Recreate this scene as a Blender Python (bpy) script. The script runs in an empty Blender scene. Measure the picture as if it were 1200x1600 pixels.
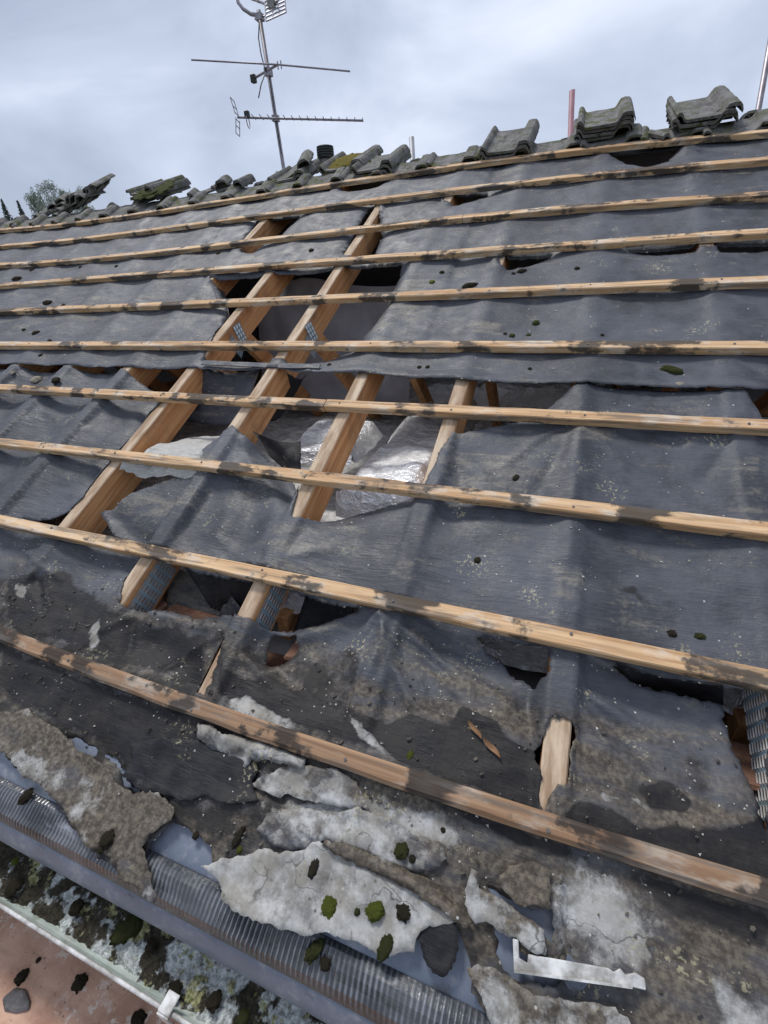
import bpy, bmesh, math, random
import numpy as np
from mathutils import Vector, Matrix, noise
from mathutils.geometry import delaunay_2d_cdt

random.seed(7)
rng = np.random.default_rng(11)
SC = bpy.context.scene
COL = SC.collection

# ---------------------------------------------------------------- frames
# roof frame: u along the eaves (right), v up the slope, w out of the slope
PITCH = 0.46439437
EAVES = 5.0
A = Matrix.Translation((0, 0, EAVES)) @ Matrix.Rotation(PITCH, 4, 'X')
An = np.array(A)
CAM_UVW = np.array([0.69713749, -0.04604135, 0.98748388])
RC = np.array([[0.93655126, 0.28816268, -0.19958458],
               [0.1233061, -0.80382064, -0.58195188],
               [-0.32812702, 0.52041777, -0.78835145]])
FPX = 692.585
SP = 0.39143          # rafter centres
GA = 0.345            # batten gauge

# ---------------------------------------------------------------- camera
cam = bpy.data.cameras.new('camera')
cam.sensor_fit = 'VERTICAL'
cam.sensor_height = 24.0
cam.lens = FPX / 1600 * 24.0
cam.clip_start = 0.02
cam.clip_end = 4000
co = bpy.data.objects.new('camera', cam)
COL.objects.link(co)
Rw = np.stack([RC[0], -RC[1], -RC[2]], 1)
Mw = Matrix(np.vstack([np.hstack([Rw, CAM_UVW[:, None]]), [0, 0, 0, 1]]).tolist())
co.matrix_world = A @ Mw
SC.camera = co

# ---------------------------------------------------------------- world and sun (overcast)
SUN_EL, SUN_AZ = math.radians(62), math.radians(-55)      # azimuth measured from +Y towards +X
wd = bpy.data.worlds.new('World')
SC.world = wd
wd.use_nodes = True
wn, wl = wd.node_tree.nodes, wd.node_tree.links
wn.clear()
w_out = wn.new('ShaderNodeOutputWorld')
w_bg = wn.new('ShaderNodeBackground')
w_bg.inputs['Strength'].default_value = 0.1
w_sky = wn.new('ShaderNodeTexSky')
w_sky.sky_type = 'NISHITA'
w_sky.sun_disc = False
w_sky.sun_elevation = SUN_EL
w_sky.sun_rotation = SUN_AZ
w_tc = wn.new('ShaderNodeTexCoord')
w_map = wn.new('ShaderNodeMapping')
w_map.inputs['Scale'].default_value = (1.0, 1.0, 2.2)
wl.new(w_tc.outputs['Generated'], w_map.inputs['Vector'])
w_n1 = wn.new('ShaderNodeTexNoise')
w_n1.inputs['Scale'].default_value = 2.3
w_n1.inputs['Detail'].default_value = 6
w_n1.inputs['Roughness'].default_value = 0.5
w_n1.inputs['Distortion'].default_value = 0.35
wl.new(w_map.outputs[0], w_n1.inputs['Vector'])
w_r = wn.new('ShaderNodeValToRGB')
cr = w_r.color_ramp
cr.elements[0].position = 0.33
cr.elements[0].color = (3.35, 3.8, 4.85, 1)
cr.elements[1].position = 0.68
cr.elements[1].color = (6.8, 7.3, 8.5, 1)
e = cr.elements.new(0.5)
e.color = (4.7, 5.25, 6.5, 1)
wl.new(w_n1.outputs['Fac'], w_r.inputs['Fac'])
w_mix = wn.new('ShaderNodeMix')
w_mix.data_type = 'RGBA'
w_mix.inputs['Factor'].default_value = 0.92
wl.new(w_sky.outputs[0], w_mix.inputs['A'])
wl.new(w_r.outputs['Color'], w_mix.inputs['B'])
wl.new(w_mix.outputs['Result'], w_bg.inputs['Color'])
wl.new(w_bg.outputs[0], w_out.inputs['Surface'])

sun = bpy.data.lights.new('sun', 'SUN')
sun.energy = 2.0
sun.angle = math.radians(12)
sun.color = (1.0, 0.965, 0.92)
so = bpy.data.objects.new('sun', sun)
COL.objects.link(so)
sd = Vector((math.sin(SUN_AZ) * math.cos(SUN_EL), math.cos(SUN_AZ) * math.cos(SUN_EL), math.sin(SUN_EL)))
so.rotation_euler = sd.to_track_quat('Z', 'Y').to_euler()
so.location = (0, 0, 30)

SC.view_settings.view_transform = 'Standard'
SC.view_settings.look = 'None'
SC.view_settings.exposure = 0.40
SC.view_settings.gamma = 1.0
SC.view_settings.use_curve_mapping = False

# ---------------------------------------------------------------- geometry helpers
def ray(px, py):
    d = np.array([(px - 600) / FPX, (py - 800) / FPX, 1.0])
    return d @ RC                         # in the roof frame

def P(px, py, w=0.0):
    """photo point -> (u, v) on the roof plane lifted by w"""
    d = ray(px, py)
    t = (w - CAM_UVW[2]) / d[2]
    q = CAM_UVW + d * t
    return (float(q[0]), float(q[1]))

def D(px, py, depth):
    """point of the world that far in front of the lens"""
    return A @ Vector(CAM_UVW + ray(px, py) * depth)

def Zp(px, py, z):
    """point of the world on the level plane z"""
    d = np.array((A.to_3x3() @ Vector(ray(px, py))))
    c = np.array(co.matrix_world.translation)
    t = (z - c[2]) / d[2]
    return Vector(c + d * t)

def W(u, v, w=0.0):
    return A @ Vector((u, v, w))

AI = A.inverted()

def nz(x, y, z=0.0):
    return noise.noise((x, y, z))

def fbm(x, y, z=0.0, o=3):
    s, a = 0.0, 1.0
    for _ in range(o):
        s += a * noise.noise((x, y, z))
        x *= 2.03; y *= 2.03; z += 7.1; a *= 0.5
    return s

def pip(pts, poly):
    pts = np.asarray(pts); poly = np.asarray(poly)
    x, y = pts[:, 0], pts[:, 1]
    inside = np.zeros(len(pts), bool)
    x0, y0 = poly[:, 0], poly[:, 1]
    x1, y1 = np.roll(x0, -1), np.roll(y0, -1)
    for i in range(len(poly)):
        c = (y0[i] > y) != (y1[i] > y)
        if not c.any():
            continue
        xi = (x1[i] - x0[i]) * (y - y0[i]) / (y1[i] - y0[i] + 1e-12) + x0[i]
        inside ^= c & (x < xi)
    return inside

def dist(pts, poly, closed=True):
    pts = np.asarray(pts); poly = np.asarray(poly)
    best = np.full(len(pts), 1e9)
    n = len(poly)
    for i in range(n if closed else n - 1):
        a = poly[i]; b = poly[(i + 1) % n]
        ab = b - a
        L = ab @ ab + 1e-12
        t = np.clip(((pts - a) @ ab) / L, 0, 1)
        d = np.hypot(pts[:, 0] - a[0] - t * ab[0], pts[:, 1] - a[1] - t * ab[1])
        best = np.minimum(best, d)
    return best

class MB:
    """collects shapes in world coordinates; build() links them as one mesh object"""
    def __init__(s):
        s.v, s.f = [], []
    def add(s, vs, fs):
        o = len(s.v)
        s.v += [Vector(x) for x in vs]
        s.f += [tuple(i + o for i in f) for f in fs]
        return s
    def frame_box(s, o, ax, ay, az):
        o, ax, ay, az = map(Vector, (o, ax, ay, az))
        vs = [o, o + ax, o + ax + ay, o + ay, o + az, o + ax + az, o + ax + ay + az, o + ay + az]
        return s.add(vs, [(0, 3, 2, 1), (4, 5, 6, 7), (0, 1, 5, 4), (1, 2, 6, 5), (2, 3, 7, 6), (3, 0, 4, 7)])
    def box(s, lo, hi, M=None):
        lo, hi = Vector(lo), Vector(hi)
        d = hi - lo
        M = M or Matrix.Identity(4)
        R = M.to_3x3()
        return s.frame_box(M @ lo, R @ Vector((d.x, 0, 0)), R @ Vector((0, d.y, 0)), R @ Vector((0, 0, d.z)))
    def tube(s, pts, r, n=8, cap=True):
        pts = [Vector(p) for p in pts]
        rs = r if isinstance(r, (list, tuple)) else [r] * len(pts)
        o = len(s.v)
        prev = None
        for i, p in enumerate(pts):
            t = (pts[min(i + 1, len(pts) - 1)] - pts[max(i - 1, 0)]).normalized()
            if prev is None:
                a = t.orthogonal().normalized()
            else:
                a = (prev - t * prev.dot(t)).normalized()
            prev = a
            b = t.cross(a)
            for k in range(n):
                an = 2 * math.pi * k / n
                s.v.append(p + a * math.cos(an) * rs[i] + b * math.sin(an) * rs[i])
        for i in range(len(pts) - 1):
            for k in range(n):
                k2 = (k + 1) % n
                s.f.append((o + i * n + k, o + i * n + k2, o + (i + 1) * n + k2, o + (i + 1) * n + k))
        if cap:
            s.f.append(tuple(o + k for k in reversed(range(n))))
            s.f.append(tuple(o + (len(pts) - 1) * n + k for k in range(n)))
        return s
    def loft(s, rings, closed=True, cap=True):
        o = len(s.v); n = len(rings[0])
        for r in rings:
            s.v += [Vector(p) for p in r]
        for i in range(len(rings) - 1):
            for k in range(n if closed else n - 1):
                k2 = (k + 1) % n
                s.f.append((o + i * n + k, o + i * n + k2, o + (i + 1) * n + k2, o + (i + 1) * n + k))
        if cap and closed:
            s.f.append(tuple(o + k for k in reversed(range(n))))
            s.f.append(tuple(o + (len(rings) - 1) * n + k for k in range(n)))
        return s
    def build(s, name, m, parent=None, smooth=False, base=None, attrs=None, rc=True, bevel=0.0):
        vs = s.v
        if base is None:
            xs = [v.x for v in vs]; ys = [v.y for v in vs]; zs = [v.z for v in vs]
            base = Vector(((min(xs) + max(xs)) / 2, (min(ys) + max(ys)) / 2, min(zs)))
        base = Vector(base)
        me = bpy.data.meshes.new(name)
        me.from_pydata([tuple(v - base) for v in vs], [], s.f)
        if rc:
            a = me.attributes.new('rc', 'FLOAT_VECTOR', 'POINT')
            q = np.array([AI @ v for v in vs], dtype=np.float32)
            a.data.foreach_set('vector', q.ravel())
        for k, val in (attrs or {}).items():
            a = me.attributes.new(k, 'FLOAT', 'POINT')
            a.data.foreach_set('value', np.asarray(val, dtype=np.float32))
        me.materials.append(m)
        if smooth:
            me.polygons.foreach_set('use_smooth', [True] * len(me.polygons))
        me.update()
        o = bpy.data.objects.new(name, me)
        COL.objects.link(o)
        pw = Vector(parent['_w']) if parent is not None and '_w' in parent else Vector((0, 0, 0))
        if parent is not None:
            o.parent = parent
        o.location = base - pw
        o['_w'] = list(base)
        if bevel > 0:
            b = o.modifiers.new('bevel', 'BEVEL')
            b.width = bevel; b.segments = 1; b.limit_method = 'ANGLE'
        return o

def thing(name, label, cat, loc, group=None):
    o = bpy.data.objects.new(name, None)
    o.empty_display_size = 0.1
    COL.objects.link(o)
    o.location = loc
    o['_w'] = list(loc)
    return tag(o, label, cat, group)

def tag(o, label=None, cat=None, group=None, kind=None):
    if label: o['label'] = label
    if cat: o['category'] = cat
    if group: o['group'] = group
    if kind: o['kind'] = kind
    return o

# ---------------------------------------------------------------- material helpers
class NT:
    def __init__(s, name):
        s.m = bpy.data.materials.new(name)
        s.m.use_nodes = True
        s.n, s.l = s.m.node_tree.nodes, s.m.node_tree.links
        s.b = s.n['Principled BSDF']
    def link(s, a, b):
        s.l.new(a, b)
    def val(s, sock, x):
        if hasattr(x, 'node') or isinstance(x, bpy.types.NodeSocket):
            s.l.new(x, sock)
        else:
            if isinstance(x, tuple) and len(x) == 3 and sock.type == 'RGBA':
                x = (*x, 1)
            sock.default_value = x
    def attr(s, name, vec=False):
        a = s.n.new('ShaderNodeAttribute'); a.attribute_name = name
        return a.outputs['Vector' if vec else 'Fac']
    def obj(s):
        return s.n.new('ShaderNodeTexCoord').outputs['Object']
    def rand(s):
        return s.n.new('ShaderNodeObjectInfo').outputs['Random']
    def mapped(s, vec, scale=(1, 1, 1), loc=(0, 0, 0)):
        m = s.n.new('ShaderNodeMapping')
        s.l.new(vec, m.inputs['Vector'])
        m.inputs['Scale'].default_value = scale
        s.val(m.inputs['Location'], loc)
        return m.outputs[0]
    def noise(s, vec, scale, detail=4, rough=0.55, dist=0.0):
        t = s.n.new('ShaderNodeTexNoise')
        s.l.new(vec, t.inputs['Vector'])
        t.inputs['Scale'].default_value = scale
        t.inputs['Detail'].default_value = detail
        t.inputs['Roughness'].default_value = rough
        t.inputs['Distortion'].default_value = dist
        return t.outputs['Fac']
    def voro(s, vec, scale, feat='F1', out='Distance', rnd=1.0):
        t = s.n.new('ShaderNodeTexVoronoi')
        t.feature = feat
        s.l.new(vec, t.inputs['Vector'])
        t.inputs['Scale'].default_value = scale
        t.inputs['Randomness'].default_value = rnd
        return t.outputs[out]
    def math(s, op, a, b=0.0, c=0.0, clamp=False):
        t = s.n.new('ShaderNodeMath'); t.operation = op; t.use_clamp = clamp
        s.val(t.inputs[0], a); s.val(t.inputs[1], b)
        if op in ('MULTIPLY_ADD',): s.val(t.inputs[2], c)
        return t.outputs[0]
    def step(s, x, lo, hi, a=0.0, b=1.0):
        t = s.n.new('ShaderNodeMapRange'); t.interpolation_type = 'SMOOTHSTEP'
        s.val(t.inputs['Value'], x)
        t.inputs['From Min'].default_value = lo; t.inputs['From Max'].default_value = hi
        t.inputs['To Min'].default_value = a; t.inputs['To Max'].default_value = b
        return t.outputs[0]
    def mix(s, f, a, b):
        t = s.n.new('ShaderNodeMix'); t.data_type = 'RGBA'
        s.val(t.inputs['Factor'], f); s.val(t.inputs['A'], a); s.val(t.inputs['B'], b)
        return t.outputs['Result']
    def sep(s, vec):
        t = s.n.new('ShaderNodeSeparateXYZ'); s.l.new(vec, t.inputs[0])
        return t.outputs
    def bump(s, h, strength=0.3, dist=0.01, prev=None):
        t = s.n.new('ShaderNodeBump')
        s.l.new(h, t.inputs['Height'])
        t.inputs['Strength'].default_value = strength
        t.inputs['Distance'].default_value = dist
        if prev is not None: s.l.new(prev, t.inputs['Normal'])
        s.l.new(t.outputs[0], s.b.inputs['Normal'])
        return t.outputs[0]
    def out(s, col=None, rough=None, metal=None, spec=None):
        if col is not None: s.val(s.b.inputs['Base Color'], col)
        if rough is not None: s.val(s.b.inputs['Roughness'], rough)
        if metal is not None: s.val(s.b.inputs['Metallic'], metal)
        if spec is not None: s.val(s.b.inputs['Specular IOR Level'], spec)
        return s.m

MAT = {}

def mat_felt():
    t = NT('bitumen_felt')
    p = t.attr('rc', True)
    pale, dark, brown, dusty = t.attr('pale'), t.attr('dark'), t.attr('brown'), t.attr('dusty')
    big = t.noise(p, 3.2, 5)
    med = t.noise(p, 14, 6, 0.6)
    fine = t.noise(p, 95, 3, 0.6)
    stk = t.noise(t.mapped(p, (5.5, 21, 12)), 1.0, 6, 0.62, 0.5)
    weave = t.noise(t.mapped(p, (26, 190, 60)), 1.0, 3, 0.65, 0.4)
    col = t.mix(t.step(t.math('MULTIPLY_ADD', big, 0.6, t.math('MULTIPLY', med, 0.4)), 0.38, 0.62), (0.026, 0.029, 0.038), (0.072, 0.078, 0.096))
    col = t.mix(t.step(weave, 0.38, 0.72, 0, 0.24), col, (0.115, 0.115, 0.115))
    # dust of mortar and lichen lying on it
    dn = t.math('MULTIPLY_ADD', stk, 0.8, t.math('MULTIPLY', fine, 0.35))
    dmask = t.step(t.math('ADD', dn, t.math('MULTIPLY', dusty, 0.30)), 0.66, 0.88, 0, 0.66)
    col = t.mix(dmask, col, (0.200, 0.180, 0.142))
    # brown silt
    bm = t.step(t.math('ADD', brown, t.math('MULTIPLY_ADD', stk, 1.0, -0.5)), 0.35, 0.75, 0, 0.9)
    silt = t.mix(t.step(fine, 0.35, 0.7), (0.062, 0.050, 0.038), (0.165, 0.140, 0.105))
    col = t.mix(bm, col, silt)
    # black wet patches
    dk = t.step(t.math('ADD', dark, t.math('MULTIPLY_ADD', med, 0.9, -0.45)), 0.42, 0.60, 0, 0.92)
    col = t.mix(dk, col, t.mix(t.step(med, 0.4, 0.7), (0.012, 0.012, 0.014), (0.030, 0.028, 0.027)))
    # weathered pale face
    pm = t.step(t.math('ADD', pale, t.math('MULTIPLY_ADD', t.noise(p, 22, 7, 0.68), 1.1, -0.55)), 0.40, 0.60, 0, 0.92)
    pcol = t.mix(t.step(t.noise(p, 45, 6, 0.7), 0.33, 0.68), (0.17, 0.165, 0.155), (0.46, 0.46, 0.45))
    pcol = t.mix(t.step(pale, 0.60, 0.78, 0, 0.7), pcol, (0.43, 0.42, 0.395))
    col = t.mix(pm, col, pcol)
    # white grit
    v = t.voro(p, 55)
    vc = t.n.new('ShaderNodeTexVoronoi'); t.l.new(p, vc.inputs['Vector']); vc.inputs['Scale'].default_value = 55
    keep = t.step(t.sep(vc.outputs['Color'])[0], 0.93, 0.96)
    gm = t.math('MULTIPLY', t.step(v, 0.10, 0.16, 1, 0), keep)
    col = t.mix(t.math('MULTIPLY', gm, 0.8), col, (0.5, 0.49, 0.44))
    vs_ = t.voro(p, 85)
    vd_ = t.n.new('ShaderNodeTexVoronoi'); t.l.new(p, vd_.inputs['Vector']); vd_.inputs['Scale'].default_value = 85
    sm_ = t.math('MULTIPLY', t.step(vs_, 0.16, 0.28, 1, 0), t.step(t.sep(vd_.outputs['Color'])[1], 0.88, 0.93))
    col = t.mix(t.math('MULTIPLY', t.math('MULTIPLY', sm_, pm), 0.9), col, (0.05, 0.045, 0.04))
    st_ = t.math('MULTIPLY', t.step(t.noise(p, 9, 6, 0.72), 0.44, 0.62, 0, 0.80), pm)
    col = t.mix(st_, col, (0.20, 0.185, 0.155))
    # lightly fouled yellow-grey lichen flecks in clusters
    lic = t.math('MULTIPLY', t.step(t.noise(p, 130, 2), 0.56, 0.64), t.step(t.noise(p, 6.5, 2), 0.60, 0.70))
    col = t.mix(t.math('MULTIPLY', lic, 0.75), col, (0.36, 0.33, 0.21))
    # cracks through the bleached face
    wp = t.n.new('ShaderNodeVectorMath'); wp.operation = 'ADD'
    nd = t.n.new('ShaderNodeTexNoise'); t.l.new(p, nd.inputs['Vector']); nd.inputs['Scale'].default_value = 18; nd.inputs['Detail'].default_value = 4
    sc_ = t.n.new('ShaderNodeVectorMath'); sc_.operation = 'SCALE'; t.l.new(nd.outputs['Color'], sc_.inputs[0]); sc_.inputs['Scale'].default_value = 0.09
    t.l.new(p, wp.inputs[0]); t.l.new(sc_.outputs[0], wp.inputs[1])
    ck = t.voro(t.mapped(wp.outputs[0], (6, 13, 9)), 1.0, 'DISTANCE_TO_EDGE')
    ckm = t.math('MULTIPLY', t.step(ck, 0.0, 0.022, 0.7, 0), t.math('MULTIPLY', t.step(pale, 0.25, 0.5), t.step(pale, 0.66, 0.80, 1.0, 0.15)))
    ckm = t.math('MULTIPLY', ckm, t.step(med, 0.42, 0.55))
    col = t.mix(ckm, col, (0.045, 0.04, 0.035))
    rough = t.step(t.math('ADD', med, t.math('MULTIPLY', pm, 0.4)), 0.3, 0.9, 0.46, 0.85)
    wrk = t.noise(t.mapped(p, (7, 34, 20)), 1.0, 4, 0.6, 1.2)
    h = t.math('ADD', t.math('MULTIPLY', t.math('MULTIPLY_ADD', weave, 0.45, t.math('MULTIPLY', wrk, 0.75)), t.math('SUBTRACT', 1.0, t.math('MULTIPLY', t.step(pale, 0.3, 0.6), 0.8))), t.math('ADD', t.math('MULTIPLY', med, 0.8), t.math('MULTIPLY', fine, 0.25)))
    t.bump(h, 0.55, 0.006)
    return t.out(col, rough, 0, t.math('SUBTRACT', 0.46, t.math('MULTIPLY', t.math('MAXIMUM', dk, bm), 0.30)))

def mat_scrap(name, c0, c1, c2, rough=0.8):
    t = NT(name)
    p = t.attr('rc', True)
    a = t.noise(p, 9, 7, 0.68, 0.3)
    f = t.noise(p, 70, 6, 0.7)
    col = t.mix(t.step(a, 0.30, 0.70), c0, c1)
    col = t.mix(t.step(f, 0.45, 0.75, 0, 0.8), col, c2)
    st = t.step(t.noise(t.mapped(p, (5, 30, 20)), 1.0, 6, 0.7), 0.55, 0.75, 0, 0.55)
    col = t.mix(st, col, (0.06, 0.055, 0.048))
    v = t.voro(p, 70)
    vc = t.n.new('ShaderNodeTexVoronoi'); t.l.new(p, vc.inputs['Vector']); vc.inputs['Scale'].default_value = 70
    gm = t.math('MULTIPLY', t.step(v, 0.12, 0.2, 1, 0), t.step(t.sep(vc.outputs['Color'])[0], 0.84, 0.9))
    col = t.mix(t.math('MULTIPLY', gm, 0.8), col, (0.05, 0.047, 0.04))
    t.bump(t.math('ADD', t.math('MULTIPLY', a, 0.7), t.math('MULTIPLY', f, 0.4)), 0.6, 0.008)
    return t.out(col, rough, 0, 0.3)

def mat_batten(name='batten_wood', rot=False):
    t = NT(name)
    p = t.attr('rc', True)
    along = (1.6, 60, 60)
    g = t.noise(t.mapped(p, along), 1.0, 5, 0.6, 0.6)
    g2 = t.noise(t.mapped(p, (5, 150, 150)), 1.0, 3, 0.6)
    blot = t.noise(t.mapped(p, (5.2, 4, 4)), 1.0, 6, 0.66)
    blot2 = t.noise(t.mapped(p, (9, 24, 24), (3.3, 0, 0)), 1.0, 4, 0.65)
    if rot:
        c0, c1 = (0.20, 0.115, 0.065), (0.38, 0.245, 0.15)
        grey, dk = (0.44, 0.38, 0.31), (0.026, 0.022, 0.020)
    else:
        c0, c1 = (0.44, 0.255, 0.125), (0.70, 0.49, 0.29)
        grey, dk = (0.64, 0.57, 0.48), (0.040, 0.035, 0.032)
    col = t.mix(t.step(g, 0.3, 0.7), c0, c1)
    col = t.mix(t.step(g2, 0.5, 0.75, 0, 0.45), col, (0.19, 0.11, 0.06))
    col = t.mix(t.step(blot2, 0.48, 0.68, 0, 0.75), col, grey)
    # mildew where the tiles used to sit
    s3 = t.sep(p)
    row = t.math('MULTIPLY', t.math('FLOOR', t.math('DIVIDE', t.math('ADD', s3[1], 0.17), 0.345)), 0.37)
    ph = t.math('FRACT', t.math('ADD', t.math('DIVIDE', s3[0], 0.30), t.math('ADD', row, t.math('MULTIPLY', blot, 1.3))))
    band = t.step(t.math('ABSOLUTE', t.math('SUBTRACT', ph, 0.5)), 0.05, 0.30, 0.14 if rot else 0.05, -0.02)
    damp = t.step(t.noise(t.mapped(p, (2.1, 9, 9), (11, 3, 0)), 1.0, 4, 0.6), 0.50, 0.66, 0, 0.16)
    d = t.math('ADD', t.math('ADD', t.math('ADD', blot, damp), band), t.math('MULTIPLY', t.math('SUBTRACT', blot2, 0.5), 0.55))
    dm = t.step(d, 0.535, 0.64, 0, 0.90)
    col = t.mix(dm, col, dk)
    gs = t.step(t.noise(t.mapped(p, (3, 40, 40), (2, 7, 1)), 1.0, 5, 0.6), 0.50, 0.64, 0, 0.7)
    col = t.mix(gs, col, (0.13, 0.115, 0.10))
    t.bump(t.math('ADD', g, t.math('MULTIPLY', g2, 0.6)), 0.5, 0.004)
    return t.out(col, 0.78, 0, 0.25)

def mat_rafter():
    t = NT('rafter_wood')
    p = t.attr('rc', True)
    s = t.sep(p)
    g = t.noise(t.mapped(p, (55, 1.5, 55)), 1.0, 5, 0.6, 0.8)
    g2 = t.noise(t.mapped(p, (160, 6, 160)), 1.0, 3)
    b = t.noise(p, 7, 4)
    col = t.mix(t.step(g, 0.3, 0.7), (0.46, 0.205, 0.080), (0.70, 0.385, 0.180))
    col = t.mix(t.step(g2, 0.52, 0.75, 0, 0.5), col, (0.24, 0.12, 0.055))
    col = t.mix(t.step(b, 0.50, 0.72, 0, 0.55), col, (0.17, 0.105, 0.07))
    kn = t.voro(t.mapped(p, (9, 3.1, 9)), 1.0)
    col = t.mix(t.step(kn, 0.05, 0.11, 0.85, 0), col, (0.13, 0.055, 0.025))
    # the outer face is bleached and keeps shreds of the underlay
    top = t.step(s[2], -0.011, -0.006)
    wf = t.noise(t.mapped(p, (30, 5, 30)), 1.0, 5, 0.65)
    weath = t.mix(t.step(wf, 0.35, 0.65), (0.27, 0.19, 0.125), (0.56, 0.46, 0.34))
    col = t.mix(t.math('MULTIPLY', top, 0.9), col, weath)
    t.bump(t.math('ADD', g, t.math('MULTIPLY', g2, 0.5)), 0.4, 0.003)
    return t.out(col, 0.75, 0, 0.25)

def mat_tile():
    t = NT('concrete_tile')
    p = t.obj()
    r = t.rand()
    q = t.n.new('ShaderNodeVectorMath'); q.operation = 'ADD'
    t.l.new(p, q.inputs[0])
    cmb = t.n.new('ShaderNodeCombineXYZ')
    t.l.new(t.math('MULTIPLY', r, 37.0), cmb.inputs[0]); t.l.new(t.math('MULTIPLY', r, 11.0), cmb.inputs[1])
    t.l.new(cmb.outputs[0], q.inputs[1])
    p = q.outputs[0]
    a = t.noise(p, 9, 6, 0.65)
    f = t.noise(p, 60, 5, 0.7)
    col = t.mix(t.step(a, 0.3, 0.7), (0.075, 0.072, 0.070), (0.185, 0.178, 0.172))
    col = t.mix(t.step(f, 0.5, 0.72, 0, 0.7), col, (0.33, 0.325, 0.30))
    moss = t.math('MULTIPLY', t.step(t.noise(p, 13, 5, 0.65), 0.48, 0.60), t.step(r, 0.1, 0.8, 0.4, 1.0))
    col = t.mix(moss, col, (0.075, 0.082, 0.030))
    col = t.mix(t.step(t.noise(p, 21, 5), 0.62, 0.70, 0, 0.8), col, (0.030, 0.030, 0.026))
    t.bump(t.math('ADD', a, t.math('MULTIPLY', f, 0.6)), 0.7, 0.006)
    return t.out(col, 0.88, 0, 0.25)

def mat_moss(name, c0, c1, c2):
    t = NT(name)
    p = t.obj()
    a = t.noise(p, 45, 5, 0.65)
    f = t.noise(p, 260, 4, 0.7)
    col = t.mix(t.step(a, 0.35, 0.65), c0, c1)
    col = t.mix(t.step(f, 0.5, 0.7, 0, 0.8), col, c2)
    t.bump(f, 1.0, 0.006)
    return t.out(col, 0.95, 0, 0.1)

def mat_foil():
    t = NT('foil_facing')
    p = t.attr('rc', True)
    crk = t.voro(t.mapped(p, (16, 26, 20)), 1.0, 'F1', 'Distance')
    c2 = t.noise(t.mapped(p, (30, 60, 40)), 1.0, 4, 0.6, 1.5)
    du = t.attr('dusty')
    d = t.step(t.math('ADD', t.noise(p, 12, 6, 0.7), t.math('MULTIPLY_ADD', du, 0.9, -0.45)), 0.42, 0.62, 0, 0.92)
    dcol = t.mix(t.step(t.noise(p, 30, 5), 0.4, 0.65), (0.52, 0.51, 0.49), (0.80, 0.79, 0.77))
    dcol = t.mix(t.step(du, 0.95, 1.2), dcol, (0.40, 0.39, 0.36))
    col = t.mix(d, (0.86, 0.87, 0.88), dcol)
    t.bump(t.math('ADD', crk, t.math('MULTIPLY', c2, 0.8)), 0.75, 0.02)
    return t.out(col, t.step(d, 0, 1, 0.34, 0.75), t.math('MULTIPLY_ADD', d, -0.45, 0.45), 0.5)

def mat_brick():
    t = NT('brick_clay')
    p = t.attr('rc', True)
    r = t.rand()
    a = t.noise(p, 18, 6, 0.7)
    col = t.mix(t.step(a, 0.3, 0.7), (0.16, 0.075, 0.048), (0.30, 0.155, 0.10))
    col = t.mix(t.math('MULTIPLY', r, 0.4), col, (0.20, 0.13, 0.10))
    col = t.mix(t.step(t.noise(p, 50, 5), 0.55, 0.72, 0, 0.6), col, (0.33, 0.25, 0.20))
    t.bump(a, 0.7, 0.01)
    return t.out(col, 0.9, 0, 0.2)

def mat_simple(name, c0, c1, scale=12, rough=0.6, metal=0.0, spec=0.5, bump=0.2, space='rc', r2=None, stretch=(1, 1, 1)):
    t = NT(name)
    p = t.attr('rc', True) if space == 'rc' else t.obj()
    p = t.mapped(p, stretch)
    a = t.noise(p, scale, 6, 0.65)
    col = t.mix(t.step(a, 0.3, 0.7), c0, c1)
    if bump: t.bump(a, bump, 0.004)
    rr = rough if r2 is None else t.step(a, 0.3, 0.7, rough, r2)
    return t.out(col, rr, metal, spec)

def mat_tray():
    t = NT('eaves_tray_plastic')
    p = t.attr('rc', True)
    a = t.noise(p, 10, 5, 0.6)
    f = t.noise(p, 60, 5, 0.7)
    col = t.mix(t.step(a, 0.3, 0.7), (0.115, 0.138, 0.182), (0.155, 0.180, 0.232))
    d = t.step(t.math('ADD', t.math('MULTIPLY', a, 0.5), t.math('MULTIPLY', f, 0.5)), 0.50, 0.66, 0, 0.7)
    col = t.mix(d, col, (0.29, 0.30, 0.31))
    dk = t.step(t.noise(t.mapped(p, (7, 11, 7), (4, 2, 0)), 1.0, 6, 0.7), 0.55, 0.66, 0, 0.75)
    col = t.mix(dk, col, (0.055, 0.055, 0.055))
    t.bump(f, 0.12, 0.003)
    return t.out(col, t.step(a, 0.3, 0.7, 0.30, 0.5), 0, 0.5)

def mat_vent():
    t = NT('ribbed_vent_plastic')
    p = t.attr('rc', True)
    a = t.noise(p, 8, 6, 0.65)
    f = t.noise(p, 45, 5, 0.7)
    col = t.mix(t.step(a, 0.35, 0.65), (0.020, 0.022, 0.026), (0.052, 0.056, 0.064))
    rb = t.math('MULTIPLY', t.attr('rib_highlight'), t.step(t.noise(p, 18, 4), 0.35, 0.6, 0.25, 0.9))  # bright highlights along the rib ridges, painted into the colour
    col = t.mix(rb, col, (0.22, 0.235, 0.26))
    sil = t.step(t.noise(t.mapped(p, (5, 16, 10), (1.7, 0.4, 0)), 1.0, 5, 0.62), 0.58, 0.70, 0, 0.8)
    col = t.mix(sil, col, (0.30, 0.32, 0.35))
    col = t.mix(t.step(f, 0.54, 0.72, 0, 0.6), col, (0.12, 0.115, 0.105))
    t.bump(t.math('ADD', t.noise(p, 40, 3, 0.5), t.math('MULTIPLY', a, 1.5)), 0.28, 0.006)
    return t.out(col, t.step(f, 0.3, 0.75, 0.14, 0.45), 0, 0.65)

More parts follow.
